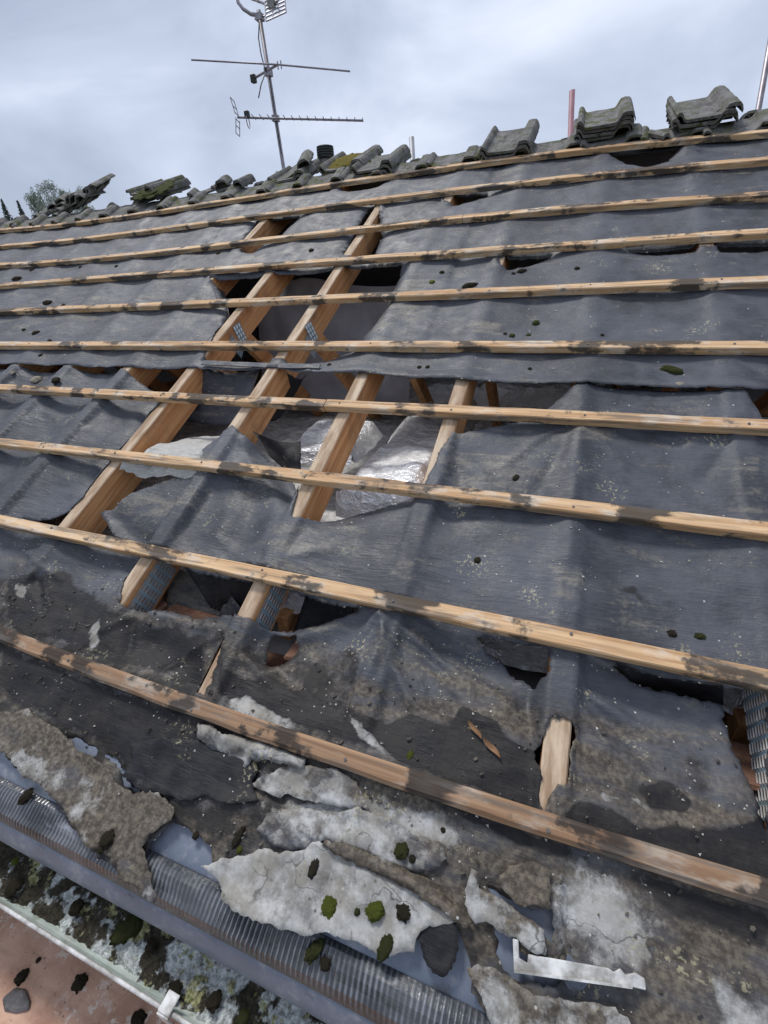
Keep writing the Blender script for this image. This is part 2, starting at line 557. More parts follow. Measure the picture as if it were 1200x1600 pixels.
def mat_gutter():
    t = NT('gutter_plastic')
    p = t.attr('rc', True)
    a = t.noise(t.mapped(p, (6, 30, 30)), 1.0, 6, 0.65)
    col = t.mix(t.step(a, 0.3, 0.7), (0.36, 0.43, 0.39), (0.60, 0.66, 0.63))
    s = t.sep(p)
    col = t.mix(t.step(t.noise(p, 30, 5, 0.7), 0.52, 0.66, 0, 0.6), col, (0.20, 0.23, 0.17))
    t.bump(a, 0.15, 0.002)
    return t.out(col, 0.42, 0, 0.5)

def mat_litter():
    t = NT('gutter_litter')
    p = t.attr('rc', True)
    a = t.noise(p, 16, 5, 0.6)
    b = t.noise(t.mapped(p, (1, 1, 1), (5, 3, 1)), 24, 5, 0.65)
    f = t.noise(p, 120, 5, 0.75)
    col = t.mix(t.step(f, 0.35, 0.65), (0.028, 0.025, 0.020), (0.075, 0.066, 0.048))
    col = t.mix(t.step(a, 0.49, 0.56), col, t.mix(t.step(f, 0.40, 0.6), (0.32, 0.34, 0.33), (0.70, 0.75, 0.75)))
    col = t.mix(t.step(b, 0.55, 0.62), col, t.mix(t.step(f, 0.4, 0.6), (0.20, 0.20, 0.08), (0.50, 0.50, 0.28)))
    t.bump(t.math('ADD', f, b), 0.9, 0.01)
    return t.out(col, 0.93, 0, 0.15)

def mat_ply():
    t = NT('plywood')
    p = t.attr('rc', True)
    a = t.noise(p, 7, 6, 0.65)
    f = t.noise(t.mapped(p, (10, 60, 60)), 1.0, 5, 0.65)
    col = t.mix(t.step(a, 0.3, 0.7), (0.34, 0.185, 0.125), (0.56, 0.36, 0.265))
    col = t.mix(t.step(f, 0.45, 0.75, 0, 0.4), col, (0.24, 0.13, 0.085))
    sc = t.math('MULTIPLY', t.step(t.noise(p, 40, 5, 0.75), 0.52, 0.60), t.step(t.noise(p, 9, 3), 0.44, 0.56))
    col = t.mix(t.math('MULTIPLY', sc, 0.85), col, (0.62, 0.55, 0.47))
    col = t.mix(t.step(t.noise(p, 130, 3), 0.64, 0.70, 0, 0.7), col, (0.08, 0.055, 0.045))
    t.bump(f, 0.25, 0.003)
    return t.out(col, 0.75, 0, 0.3)

MAT['felt'] = mat_felt()
MAT['scrap_brown'] = mat_scrap('scrap_brown', (0.085, 0.073, 0.058), (0.165, 0.145, 0.115), (0.27, 0.25, 0.215))
MAT['scrap_pale'] = mat_scrap('scrap_pale', (0.34, 0.335, 0.32), (0.54, 0.535, 0.52), (0.64, 0.635, 0.62))
MAT['scrap_grey'] = mat_scrap('scrap_grey', (0.20, 0.195, 0.185), (0.36, 0.355, 0.345), (0.48, 0.48, 0.47))
MAT['scrap_dark'] = mat_scrap('scrap_dark', (0.022, 0.023, 0.025), (0.042, 0.043, 0.044), (0.075, 0.076, 0.078), 0.65)
MAT['scrap_tan'] = mat_scrap('scrap_tan', (0.23, 0.215, 0.185), (0.38, 0.36, 0.32), (0.47, 0.455, 0.41))
MAT['batten'] = mat_batten()
MAT['batten_rot'] = mat_batten('rotten_batten_wood', True)
MAT['rafter'] = mat_rafter()
MAT['tile'] = mat_tile()
MAT['moss_dark'] = mat_moss('moss_dark', (0.028, 0.023, 0.017), (0.065, 0.055, 0.038), (0.12, 0.11, 0.062))
MAT['moss_green'] = mat_moss('moss_green', (0.07, 0.075, 0.018), (0.17, 0.21, 0.035), (0.30, 0.34, 0.07))
MAT['moss_mid'] = mat_moss('moss_mid', (0.035, 0.034, 0.018), (0.085, 0.098, 0.032), (0.17, 0.185, 0.06))
MAT['moss_yellow'] = mat_moss('moss_yellow', (0.10, 0.08, 0.02), (0.26, 0.21, 0.05), (0.20, 0.22, 0.06))
MAT['foil'] = mat_foil()
MAT['brick'] = mat_brick()
MAT['mortar'] = mat_simple('mortar', (0.16, 0.14, 0.12), (0.27, 0.25, 0.22), 25, 0.9)
def mat_plate():
    t = NT('galvanised_steel')
    p = t.attr('rc', True)
    col = t.mix(t.step(t.noise(p, 30, 4), 0.3, 0.7), (0.20, 0.29, 0.35), (0.29, 0.39, 0.45))
    col = t.mix(t.attr('tooth'), col, (0.80, 0.84, 0.86))
    return t.out(col, 0.45, 0.1, 0.5)
MAT['plate'] = mat_plate()
MAT['tray'] = mat_tray()
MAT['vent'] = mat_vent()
MAT['gutter'] = mat_gutter()
MAT['litter'] = mat_litter()
MAT['ply'] = mat_ply()
MAT['alu'] = mat_simple('weathered_aluminium', (0.20, 0.18, 0.20), (0.32, 0.30, 0.33), 20, 0.45, 0.6, 0.5, 0.05, 'obj')
MAT['blackplastic'] = mat_simple('black_plastic', (0.012, 0.015, 0.014), (0.03, 0.036, 0.032), 20, 0.5, 0, 0.4, 0.1, 'obj')
MAT['greyplastic'] = mat_simple('grey_plastic', (0.20, 0.19, 0.19), (0.30, 0.29, 0.28), 20, 0.55, 0, 0.4, 0.1, 'obj')
MAT['whiteplastic'] = mat_simple('dirty_white_plastic', (0.22, 0.21, 0.19), (0.66, 0.66, 0.65), 28, 0.55, 0, 0.4, 0.2)
MAT['steel'] = mat_simple('scaffold_steel', (0.33, 0.34, 0.36), (0.45, 0.46, 0.48), 12, 0.5, 0.3, 0.5, 0.1, 'obj')
MAT['redsteel'] = mat_simple('red_painted_steel', (0.30, 0.14, 0.17), (0.38, 0.20, 0.23), 12, 0.55, 0, 0.4, 0.1, 'obj')
MAT['slate'] = mat_simple('slate', (0.06, 0.055, 0.055), (0.15, 0.14, 0.14), 30, 0.6, 0, 0.4, 0.5, 'obj')
MAT['stone'] = mat_simple('mortar_lump', (0.22, 0.19, 0.14), (0.38, 0.34, 0.27), 40, 0.9, 0, 0.2, 0.6, 'obj')
MAT['debris'] = mat_simple('mortar_crumbs', (0.30, 0.28, 0.24), (0.62, 0.60, 0.55), 90, 0.9, 0, 0.2, 0)
MAT['flake'] = mat_simple('felt_flake', (0.025, 0.024, 0.023), (0.13, 0.115, 0.095), 40, 0.9, 0, 0.2, 0.2)
MAT['twig'] = mat_simple('dead_leaf', (0.16, 0.085, 0.045), (0.27, 0.16, 0.09), 60, 0.9, 0, 0.2, 0.3)
MAT['inner'] = mat_simple('loft_felt', (0.24, 0.23, 0.25), (0.34, 0.33, 0.35), 5, 0.8, 0, 0.3, 0.2)
MAT['board'] = mat_simple('grey_board', (0.42, 0.41, 0.42), (0.55, 0.54, 0.55), 6, 0.8, 0, 0.3, 0.1)
MAT['grass'] = mat_simple('grass_ground', (0.035, 0.055, 0.018), (0.075, 0.10, 0.035), 0.08, 0.95, 0, 0.1, 0)
MAT['hill'] = mat_simple('hillside', (0.055, 0.075, 0.055), (0.10, 0.125, 0.09), 0.06, 0.95, 0, 0.1, 0)
MAT['bark'] = mat_simple('bark', (0.07, 0.065, 0.055), (0.13, 0.12, 0.105), 3, 0.9, 0, 0.1, 0.3, 'obj')
MAT['leaf'] = mat_simple('winter_twigs', (0.21, 0.24, 0.20), (0.34, 0.37, 0.31), 0.6, 0.9, 0, 0.1, 0, 'obj')
MAT['conifer'] = mat_simple('conifer_foliage', (0.085, 0.105, 0.095), (0.12, 0.145, 0.13), 0.8, 0.9, 0, 0.1, 0, 'obj')  # lightened: distance haze is put into the foliage colour

# ---------------------------------------------------------------- far setting
g = MB()
g.add([(-1500, -1500, 0), (1500, -1500, 0), (1500, 1500, 0), (-1500, 1500, 0)], [(0, 1, 2, 3)])
tag(g.build('ground', MAT['grass'], base=(0, 0, 0)), kind='structure')

HILLC = Vector((-135, 95))
def hill_z(x, y):
    d = math.hypot((x - HILLC.x) / 62, (y - HILLC.y) / 62)
    return 22.5 * math.exp(-d * d * 1.1) + 1.5 * fbm(x * 0.03, y * 0.03) * math.exp(-d * d) - 0.6
hb = MB()
N = 48
for j in range(N + 1):
    for i in range(N + 1):
        x = HILLC.x + (i / N - 0.5) * 280; y = HILLC.y + (j / N - 0.5) * 280
        hb.v.append(Vector((x, y, hill_z(x, y))))
for j in range(N):
    for i in range(N):
        a = j * (N + 1) + i
        hb.f.append((a, a + 1, a + N + 2, a + N + 1))
tag(hb.build('hill', MAT['hill'], smooth=True), kind='structure')

def leaf_cloud(centre, rx, rz, n, size, seed, shape='round'):
    r = random.Random(seed)
    m = MB()
    cs = []
    for _ in range(26):
        th = r.uniform(0, 6.283); ph = math.acos(r.uniform(-0.6, 1)); q = r.uniform(0.35, 1.0)
        cs.append((math.sin(ph) * math.cos(th) * q, math.sin(ph) * math.sin(th) * q, math.cos(ph) * q, r.uniform(0.18, 0.38)))
    for _ in range(n):
        if shape == 'cone':
            h = r.random() ** 1.4
            rad = (1 - h) * math.sqrt(r.random()) * (0.8 + 0.4 * r.random())
            th = r.uniform(0, 6.283)
            p = Vector((centre[0] + rx * rad * math.cos(th), centre[1] + rx * rad * math.sin(th), centre[2] + rz * (2 * h - 1)))
        else:
            c = r.choice(cs)
            d = Vector((r.gauss(0, 1), r.gauss(0, 1), r.gauss(0, 1))).normalized() * c[3] * r.random() ** 0.4
            p = Vector((centre[0] + rx * (c[0] + d.x), centre[1] + rx * (c[1] + d.y), centre[2] + rz * (c[2] + d.z)))
        a = Vector((r.gauss(0, 1), r.gauss(0, 1), r.gauss(0, 1))).normalized()
        b = a.orthogonal().normalized()
        s = size * r.uniform(0.5, 1.3)
        m.add([p - a * s - b * s * 0.35, p + a * s - b * s * 0.2, p + b * s * 0.5], [(0, 1, 2)])
    return m

def tree(px, py_top, depth, width_px, label, kind, seed):
    top = D(px, py_top, depth)
    s = depth / FPX
    zg = hill_z(top.x, top.y)
    h = top.z - zg
    wid = width_px * s * 0.5
    t = thing('conifer_tree' if kind == 'cone' else 'bare_tree', label, 'tree', (top.x, top.y, zg), 'trees on the hill beyond the ridge')
    tr = MB()
    r = random.Random(seed)
    tr.tube([(top.x, top.y, zg - 0.5), (top.x + 0.1, top.y, zg + h * 0.35), (top.x, top.y + 0.1, zg + h * 0.75)], [0.35, 0.24, 0.08], 7)
    for k in range(9):
        z0 = zg + h * r.uniform(0.25, 0.6); th = r.uniform(0, 6.28); L = wid * r.uniform(0.5, 0.95)
        e2 = Vector((top.x + L * math.cos(th), top.y + L * math.sin(th), z0 + h * r.uniform(0.12, 0.3)))
        tr.tube([(top.x, top.y, z0), (Vector((top.x, top.y, z0)) + e2) / 2 + Vector((0, 0, 0.25)), e2], [0.12, 0.07, 0.03], 5)
    tr.build('trunk', MAT['bark'], t, rc=False)
    if kind == 'cone':
        leaf_cloud((top.x, top.y, zg + h * 0.55), wid, h * 0.45, 700, 0.35, seed, 'cone').build('crown', MAT['conifer'], t, rc=False)
    else:
        leaf_cloud((top.x, top.y, zg + h * 0.62), wid * 0.95, h * 0.38, 3200, 0.22, seed).build('crown', MAT['leaf'], t, rc=False)

tree(78, 286, 120, 62, 'broad bare tree on the hill, tallest beyond the tile ridge', 'round', 3)
tree(118, 290, 128, 34, 'small round bare tree peeping above the leaning tile heap', 'round', 5)
tree(48, 295, 126, 26, 'narrow bare tree left of the broad bare tree', 'round', 6)
tree(27, 314, 118, 13, 'slim dark conifer on the hill left of the bare trees', 'cone', 8)
tree(2, 312, 122, 22, 'dark conifer cut by the left picture edge', 'cone', 9)
tree(-30, 318, 122, 34, 'bare tree on the hill left of the dark conifers', 'round', 10)

# ---------------------------------------------------------------- house shell
YW = 0.16      # inner face of the front wall
wall = thing('house_wall', 'brick house wall under the stripped eaves, its top seen through torn felt', 'wall', (0, 0.08, 0))
m = MB()
m.box((-6.2, 0.03, 0), (3.2, 0.13, 4.86)); m.build('outer_leaf', MAT['mortar'], wall)
m = MB()
m.box((-6.2, 6.1, 0), (3.2, 6.3, 4.86)); m.box((-6.2, 0.14, 0), (-6.0, 6.09, 4.86)); m.box((3.0, 0.14, 0), (3.2, 6.09, 4.86))
m.build('masonry', MAT['mortar'], wall)
RIDGE_V = 3.27
ridge_y = RIDGE_V * math.cos(PITCH); ridge_z = EAVES + RIDGE_V * math.sin(PITCH)
for xa in (-6.2, 3.0):
    m = MB()
    m.add([(xa, 0.14, 4.862), (xa + .2, 0.14, 4.862), (xa + .2, 6.09, 4.862), (xa, 6.09, 4.862), (xa, ridge_y, ridge_z - .15), (xa + .2, ridge_y, ridge_z - .15)],
          [(0, 1, 5, 4), (1, 2, 5), (2, 3, 4, 5), (3, 0, 4), (0, 3, 2, 1)])
    m.build('gable', MAT['mortar'], wall)
# loose inner-leaf bricks at the wall head
rb = random.Random(4)
for row in range(2):
    z0 = 4.850 + row * 0.074
    n = 26
    for k in range(n):
        x = -1.6 + k * 0.228 + (0.114 if row % 2 else 0)
        if rb.random() < (0.0, 0.05, 0.25)[row]: continue
        y0 = 0.17 + rb.uniform(-.006, .006) + row * 0.03
        M_ = Matrix.Translation((x, y0, z0)) @ Matrix.Rotation(rb.uniform(-.04, .04), 4, 'Z')
        b = MB(); b.box((0, 0, 0), (0.212, 0.10, 0.065), M_)
        b.build('brick', MAT['brick'], wall, bevel=0.006)

# ---------------------------------------------------------------- the roof thing
roof = thing('house_roof', 'stripped pitched roof, timber battens over torn black underlay felt', 'roof', tuple(W(0, 0, 0)))

RAF = {k: (k - 3) * SP for k in range(-12, 10)}
RAF[1] = (0.95 - 3) * SP; RAF[2] = (1.99 - 3) * SP; RAF[3] = 0.012; RAF[4] = 0.392
RW, RD = 0.048, 0.118
rafs = {}
for k, u in RAF.items():
    if u < -5.9 or u > 2.9: continue
    m = MB()
    rr = random.Random(k + 50)
    rings = []
    for v in np.linspace(-0.015, RIDGE_V - 0.02, 12):
        du = rr.uniform(-.002, .002)
        rings.append([W(u - RW / 2 + du, v, -RD - .005), W(u + RW / 2 + du, v, -RD - .005), W(u + RW / 2 + du, v, -.005), W(u - RW / 2 + du, v, -.005)])
    m.loft(rings)
    rafs[k] = m.build('rafter', MAT['rafter'], roof, bevel=0.003)

# truss webs and ceiling ties inside the loft
def beam(p, q, wid, dep, name, mat, parent=None, side=None):
    p, q = Vector(p), Vector(q)
    t = (q - p).normalized()
    s = Vector((1, 0, 0)) if side is None else Vector(side)
    s = (s - t * s.dot(t)).normalized()
    n = t.cross(s)
    m = MB()
    m.frame_box(p - s * wid / 2 - n * dep / 2, s * wid, n * dep, q - p)
    return m.build(name, mat, parent, bevel=0.003)

for k, u in RAF.items():
    if u < -3.5 or u > 2.2: continue
    beam((u, 0.35, 4.93), (u, 5.7, 4.93), 0.038, 0.09, 'ceiling_tie', MAT['rafter'], roof)
    p1 = W(u, 1.62, -RD - 0.01)
    beam(tuple(p1), (u, p1.y + 0.75, 4.98), 0.038, 0.075, 'truss_web', MAT['rafter'], roof)

# slotted nail plates
def nail_plate(o, ax, ay, n, nx, ny, parent, sl=0.55):
    """plate with rows of punched slots: o corner, ax/ay edge vectors, n normal"""
    o, ax, ay, n = Vector(o), Vector(ax), Vector(ay), Vector(n)
    m = MB()
    tooth = []
    xs = [0.0]
    for i in range(nx):
        xs += [(i + 0.5 - sl / 2) / nx, (i + 0.5 + sl / 2) / nx]
    xs.append(1.0)
    ys = [0.0]
    for j in range(ny):
        ys += [(j + 0.5 - 0.20) / ny, (j + 0.5 + 0.20) / ny]
    ys.append(1.0)
    idx = {}
    for j, y in enumerate(ys):
        for i, x in enumerate(xs):
            sh = 0
            idx[i, j] = len(m.v)
            m.v.append(o + ax * x + ay * y + n * 0.0015); tooth.append(0.0)
    for j in range(len(ys) - 1):
        for i in range(len(xs) - 1):
            if i % 2 == 1 and j % 2 == 1 and 0 < i < len(xs) - 2 and 0 < j < len(ys) - 2:
                # bent-out tooth instead of the blank
                a = m.v[idx[i, j]]; b = m.v[idx[i + 1, j]]; c = m.v[idx[i, j + 1]]
                k = len(m.v)
                m.v += [a, b, a + n * 0.004 + (c - a) * 0.35, b + n * 0.004 + (c - a) * 0.8]; tooth.extend([1.0] * 4)
                m.f.append((k, k + 1, k + 3, k + 2))
                continue
            m.f.append((idx[i, j], idx[i + 1, j], idx[i + 1, j + 1], idx[i, j + 1]))
    return m.build('nail_plate', MAT['plate'], parent, attrs={'tooth': tooth})

vdir = Vector(A.to_3x3() @ Vector((0, 1, 0))); wdir = Vector(A.to_3x3() @ Vector((0, 0, 1))); udir = Vector((1, 0, 0))
for k in (2, 3):
    u = RAF[k] + RW / 2 + 0.004
    nail_plate(W(u, 0.18, -0.105), vdir * 0.17, wdir * 0.085, udir, 6, 6, rafs[k], .72)
for k in (6,):
    u = RAF[k] - RW / 2 - 0.004
    nail_plate(W(u, 0.12, -0.118), vdir * 0.24, wdir * 0.10, -udir, 9, 9, rafs[k], .72)
for k in (1, 2):
    u = RAF[k] + RW / 2 + 0.004
    nail_plate(W(u, 1.50, -0.155), vdir * 0.045 + wdir * 0.02, wdir * 0.10 - vdir * 0.03, udir, 4, 8, rafs[k])

# ---------------------------------------------------------------- battens (traced along their real bow)
BAT = [[(0, 993), (200, 1068), (300, 1104), (450, 1158), (600, 1208), (850, 1295), (1200, 1397)],
       [(0, 813), (280, 868), (597, 935), (900, 1003), (1200, 1059)],
       [(0, 693), (300, 725), (597, 760), (900, 797), (1200, 831)],
       [(0, 606), (300, 621), (597, 637), (900, 653), (1200, 667)],
       [(0, 539), (300, 539), (600, 540), (900, 541), (1200, 542)],
       [(0, 487), (300, 476), (600, 464), (900, 449), (1200, 441)],
       [(0, 447), (300, 426), (600, 402), (900, 384), (1200, 365)],
       [(0, 414), (300, 389), (600, 353), (900, 327), (1200, 305)],
       [(0, 385), (300, 352), (600, 312), (900, 277), (1200, 251)],
       [(0, 360), (300, 323), (600, 277), (900, 237), (1200, 208)]]
BW, BH = 0.038, 0.024
bat_v = []
bat_labels = {0: 'rotten brown batten nearest the gutter'}
for i, pts in enumerate(BAT):
    q = np.array([P(x, y, BH * 0.6) for x, y in pts])
    q = q[np.argsort(q[:, 0])]
    cf = np.polyfit(q[:, 0], q[:, 1], 2 if i < 1 else 3 if i > 6 else 2)
    lo, hi = q[0, 0], q[-1, 0]
    def vv(u, cf=cf, lo=lo, hi=hi):
        c = min(max(u, lo), hi)
        sl = np.polyval(np.polyder(cf), c)
        return np.polyval(cf, c) + max(-.012, min(.012, sl)) * (u - c) * 0.3
    bat_v.append(vv)
    m = MB()
    rr = random.Random(i)
    joints = [-5.7, 2.75]
    if i == 3: joints = [-5.7, P(508, 632, .02)[0], 2.75]
    if i == 6: joints = [-5.7, P(668, 398, .02)[0], 2.75]
    if i == 7: joints = [-5.7, P(720, 347, .02)[0], 2.75]
    for a, b in zip(joints[:-1], joints[1:]):
        m = MB()
        n = max(6, int((b - a) / 0.045))
        off = rr.uniform(-.004, .004)
        for kk in range(n + 1):
            pass
        rings = []
        for kk in range(n + 1):
            u = a + 0.0015 + (b - a - 0.003) * kk / n
            v = vv(u) + off
            wob = 0.0025 * nz(u * 9, i * 3.1)
            wd_ = BW * (1 + 0.07 * nz(u * 3, i * 5.7, 2))
            h = BH * (1 + 0.08 * nz(u * 4, i * 2.3, 5))
            ch = 0.0022 + 0.0035 * max(0, nz(u * 14, i * 1.7, 9))
            if i == 0:
                ch += 0.004 + 0.003 * nz(u * 8, 3.3, 1)
            z0 = 0.001
            rings.append([W(u, v - wd_ / 2 + wob, z0), W(u, v + wd_ / 2, z0), W(u, v + wd_ / 2, z0 + h - ch), W(u, v + wd_ / 2 - ch, z0 + h),
                          W(u, v - wd_ / 2 + ch + wob, z0 + h), W(u, v - wd_ / 2 + wob, z0 + h - ch)])
        m.loft(rings)
        o = m.build('batten', MAT['batten_rot' if i == 0 else 'batten'], roof)
        if i in bat_labels: o['label'] = bat_labels[i]

m = MB()
rr = random.Random(3)
for vv in bat_v:
    for k, u in RAF.items():
        if u < -4 or u > 2.2: continue
        uu = u + rr.uniform(-.012, .012); v = vv(uu) + rr.uniform(-.006, .006)
        c = [W(uu + .0032 * math.cos(a), v + .0032 * math.sin(a), BH + .0032) for a in np.linspace(0, 6.283, 7)[:-1]]
        d = [q - Vector((0, 0, .006)) for q in c]
        o = len(m.v); m.v += c + d
        m.f.append(tuple(o + i for i in range(6)))
        m.f += [(o + i, o + 6 + i, o + 6 + (i + 1) % 6, o + (i + 1) % 6) for i in range(6)]
tag(m.build('nail_heads', MAT['slate'], roof), kind='stuff')

# ---------------------------------------------------------------- underlay felt
def ragged(poly, step=0.008, amp=0.004, seed=0.0, uvlen=None):
    """subdivide a traced outline and tear it a little"""
    out = []
    n = len(poly)
    for i in range(n):
        a = np.array(poly[i]); b = np.array(poly[(i + 1) % n])
        L = np.hypot(*(b - a))
        if L < 1e-5: continue
        st = step if max(abs(a[0]), abs(b[0])) < 2.0 else 0.04
        k = max(1, int(L / st))
        nrm = np.array([-(b - a)[1], (b - a)[0]]) / L
        for j in range(k):
            p = a + (b - a) * j / k
            d = amp * (fbm(p[0] * 24, p[1] * 24, seed, 2) + 1.3 * (abs(nz(p[0] * 55, p[1] * 55, seed + 5)) - .25) + .7 * nz(p[0] * 130, p[1] * 130, seed)) * (1 if k > 1 else 0)
            out.append(p + nrm * d)
    return np.array(out)

def px_poly(pts, w=0.0):
    r = []
    for q in pts:
        if len(q) == 3: r.append((q[0], q[1]))     # explicit (u, v, 'uv')
        else: r.append(P(q[0], q[1], w))
    return r
UV = 'uv'

FELT_MASKS = {}
def masks(uv, sets):
    """stain fields: signed distance to traced outlines, softened"""
    out = np.zeros(len(uv))
    for poly, soft, amt in sets:
        q = np.array(px_poly(poly))
        d = dist(uv, q)
        d = np.where(pip(uv, q), d, -d)
        out = np.maximum(out, amt * np.clip(0.5 + d / (2 * soft), 0, 1))
    return out

PALE = [
    ([(345, 1090), (385, 1085), (420, 1110), (470, 1133), (468, 1145), (420, 1130), (360, 1112)], .015, .85),
    ([(540, 1108), (556, 1125), (608, 1172), (600, 1182), (560, 1155)], .010, .75),
    ([(865, 1350), (960, 1345), (1030, 1420), (1045, 1500), (1000, 1525), (866, 1500), (862, 1440)], .05, .75),
    ([(1122, 1520), (1150, 1550), (1200, 1570), (1260, 1640), (1110, 1650), (1128, 1580)], .03, .8),
    ([(400, 1250), (560, 1240), (700, 1270), (730, 1330), (690, 1350), (560, 1330), (420, 1290)], .03, .72),
    ([(0, 1118), (60, 1122), (110, 1160), (110, 1200), (60, 1210), (0, 1180)], .03, .7),
    ([(775, 1345), (850, 1355), (850, 1400), (800, 1385)], .02, .6),
    ([(905, 1226), (960, 1243), (1000, 1240), (1030, 1266), (1100, 1266), (1090, 1276), (1020, 1275), (990, 1252), (950, 1254)], .010, .7),
    ([(130, 985), (160, 960), (155, 1010), (140, 1020)], .012, .6),
    ([(20, 900), (40, 915), (35, 940), (18, 925)], .012, .6),
    ([(720, 1360), (745, 1350), (760, 1400), (735, 1430)], .02, .65),
]
DARK = [
    ([(0, 1005), (150, 1065), (290, 1110), (420, 1165), (400, 1250), (250, 1245), (180, 1180), (90, 1130), (0, 1095)], .03, .9),
    ([(0, 895), (90, 885), (180, 945), (330, 985), (305, 1080), (150, 1030), (0, 985)], .04, .78),
    ([(600, 1215), (900, 1330), (1210, 1432), (1210, 1470), (1060, 1420), (960, 1345), (860, 1340), (740, 1290), (690, 1265)], .02, .95),
    ([(345, 1045), (440, 1070), (545, 1100), (600, 1140), (590, 1175), (470, 1135), (335, 1085)], .02, .9),
    ([(900, 1240), (1000, 1284), (1130, 1290), (1200, 1262), (1240, 1300), (1240, 1400), (1060, 1340), (880, 1280)], .02, .92),
    ([(560, 1110), (600, 1130), (640, 1110), (700, 1135), (720, 1098), (780, 1125), (790, 1150), (850, 1180), (846, 1275), (720, 1222), (620, 1190), (585, 1160)], .012, .95),
    ([(1000, 1228), (1050, 1218), (1092, 1250), (1080, 1268), (1020, 1266)], .010, .9),
    ([(880, 1215), (920, 1250), (1000, 1282), (1120, 1285), (1180, 1260), (1240, 1300), (1240, 1400), (1060, 1335), (890, 1285)], .03, .72),
    ([(335, 1030), (430, 1050), (540, 1085), (555, 1115), (460, 1120), (330, 1085)], .03, .7),
    ([(0, 900), (80, 895), (170, 950), (330, 1000), (300, 1085), (150, 1030), (0, 980)], .03, .62),
    ([(0, 1040), (100, 1080), (320, 1150), (200, 1230), (150, 1170), (90, 1130), (0, 1105)], .03, .70),
    ([(595, 1212), (900, 1325), (1210, 1430), (1210, 1500), (1050, 1440), (950, 1345), (860, 1345), (700, 1280)], .03, .75),
    ([(1050, 1560), (1120, 1540), (1110, 1640), (980, 1640), (900, 1590)], .04, .6),
    ([(955, 910), (1000, 905), (1040, 955), (1020, 960), (990, 925), (950, 925)], .02, .62),
    ([(740, 1440), (760, 1500), (740, 1560), (720, 1500)], .02, .6),
]
BROWN = [
    ([(1040, 1400), (1210, 1440), (1210, 1560), (1130, 1540), (1050, 1640), (900, 1640), (900, 1560), (1040, 1530)], .05, .85),
    ([(700, 1290), (860, 1350), (862, 1440), (780, 1390)], .04, .8),
    ([(250, 1240), (420, 1250), (420, 1330), (330, 1350), (260, 1290)], .04, .85),
    ([(0, 1020), (160, 1080), (300, 1130), (210, 1160), (60, 1100), (0, 1060)], .05, .7),
    ([(620, 1000), (820, 1060), (850, 1110), (700, 1080), (600, 1060)], .08, .5),
    ([(880, 1100), (1130, 1130), (1160, 1250), (1000, 1220), (900, 1200)], .08, .55),
]
DUSTY = [
    ([(880, 655), (960, 665), (960, 700), (900, 690)], .03, .8),
    ([(1020, 620), (1110, 625), (1100, 650), (1010, 645)], .04, .7),
    ([(1160, 700), (1200, 700), (1200, 830), (1150, 800)], .06, .7),
    ([(670, 660), (860, 690), (830, 800), (680, 740)], .10, .6),
    ([(400, 830), (480, 790), (540, 860), (430, 900)], .06, .6),
    ([(150, 790), (230, 740), (300, 700), (360, 690), (300, 800), (200, 830)], .05, .55),
    ([(870, 890), (920, 890), (920, 930), (870, 930)], .03, .8),
    ([(620, 860), (660, 865), (650, 900), (615, 895)], .03, .8),
    ([(930, 910), (1020, 910), (1040, 1000), (940, 990)], .06, .55),
    ([(560, 480), (640, 430), (700, 430), (640, 520), (560, 540)], .08, .6),
    ([(0, 440), (320, 440), (330, 520), (0, 530)], .12, .4),
    ([(740, 500), (780, 500), (780, 520), (740, 520)], .03, .8),
    ([(330, 400), (520, 380), (520, 395), (330, 420)], .08, .5),
    ([(450, 960), (600, 950), (820, 1060), (620, 1060)], .1, .5),
]

def wfun(uv, S, seed, rough_v):
    """height of felt hung over rafters: sags between them, held up on them"""
    out = np.empty(len(uv))
    ks = sorted(RAF.values())
    for i, (u, v) in enumerate(uv):
        j = np.searchsorted(ks, u)
        a = ks[max(0, j - 1)]; b = ks[min(len(ks) - 1, j)]
        t = (u - a) / (b - a) if b > a else 0.0
        t = min(max(t, 0), 1)
        t2 = t + 0.10 * nz(v * 1.7, a * 3.0, seed)
        t2 = min(max(t2, 0), 1)
        hang = math.sin(math.pi * t2)
        hang = hang ** 0.85
        amt = S(u, v) * (0.75 + 0.55 * nz(a * 7.7 + 3, v * 2.2, seed))
        edge = min(1.0, min(t, 1 - t) * 7)
        wr = 0.0045 * fbm(u * 5, v * 9, seed + 4, 2) + 0.0020 * fbm(u * 16 + 4 * v, v * 30, seed, 2)
        cr_ = 0.0055 * (0.30 - abs(fbm(u * 3.1 + v * 2.3 + 0.6 * nz(u * 2, v * 2, seed), v * 5.2 - u * 1.7, seed + 9, 2)))
        out[i] = -amt * hang + (wr + cr_ * rough_v) * edge * rough_v - 0.0005
    return out

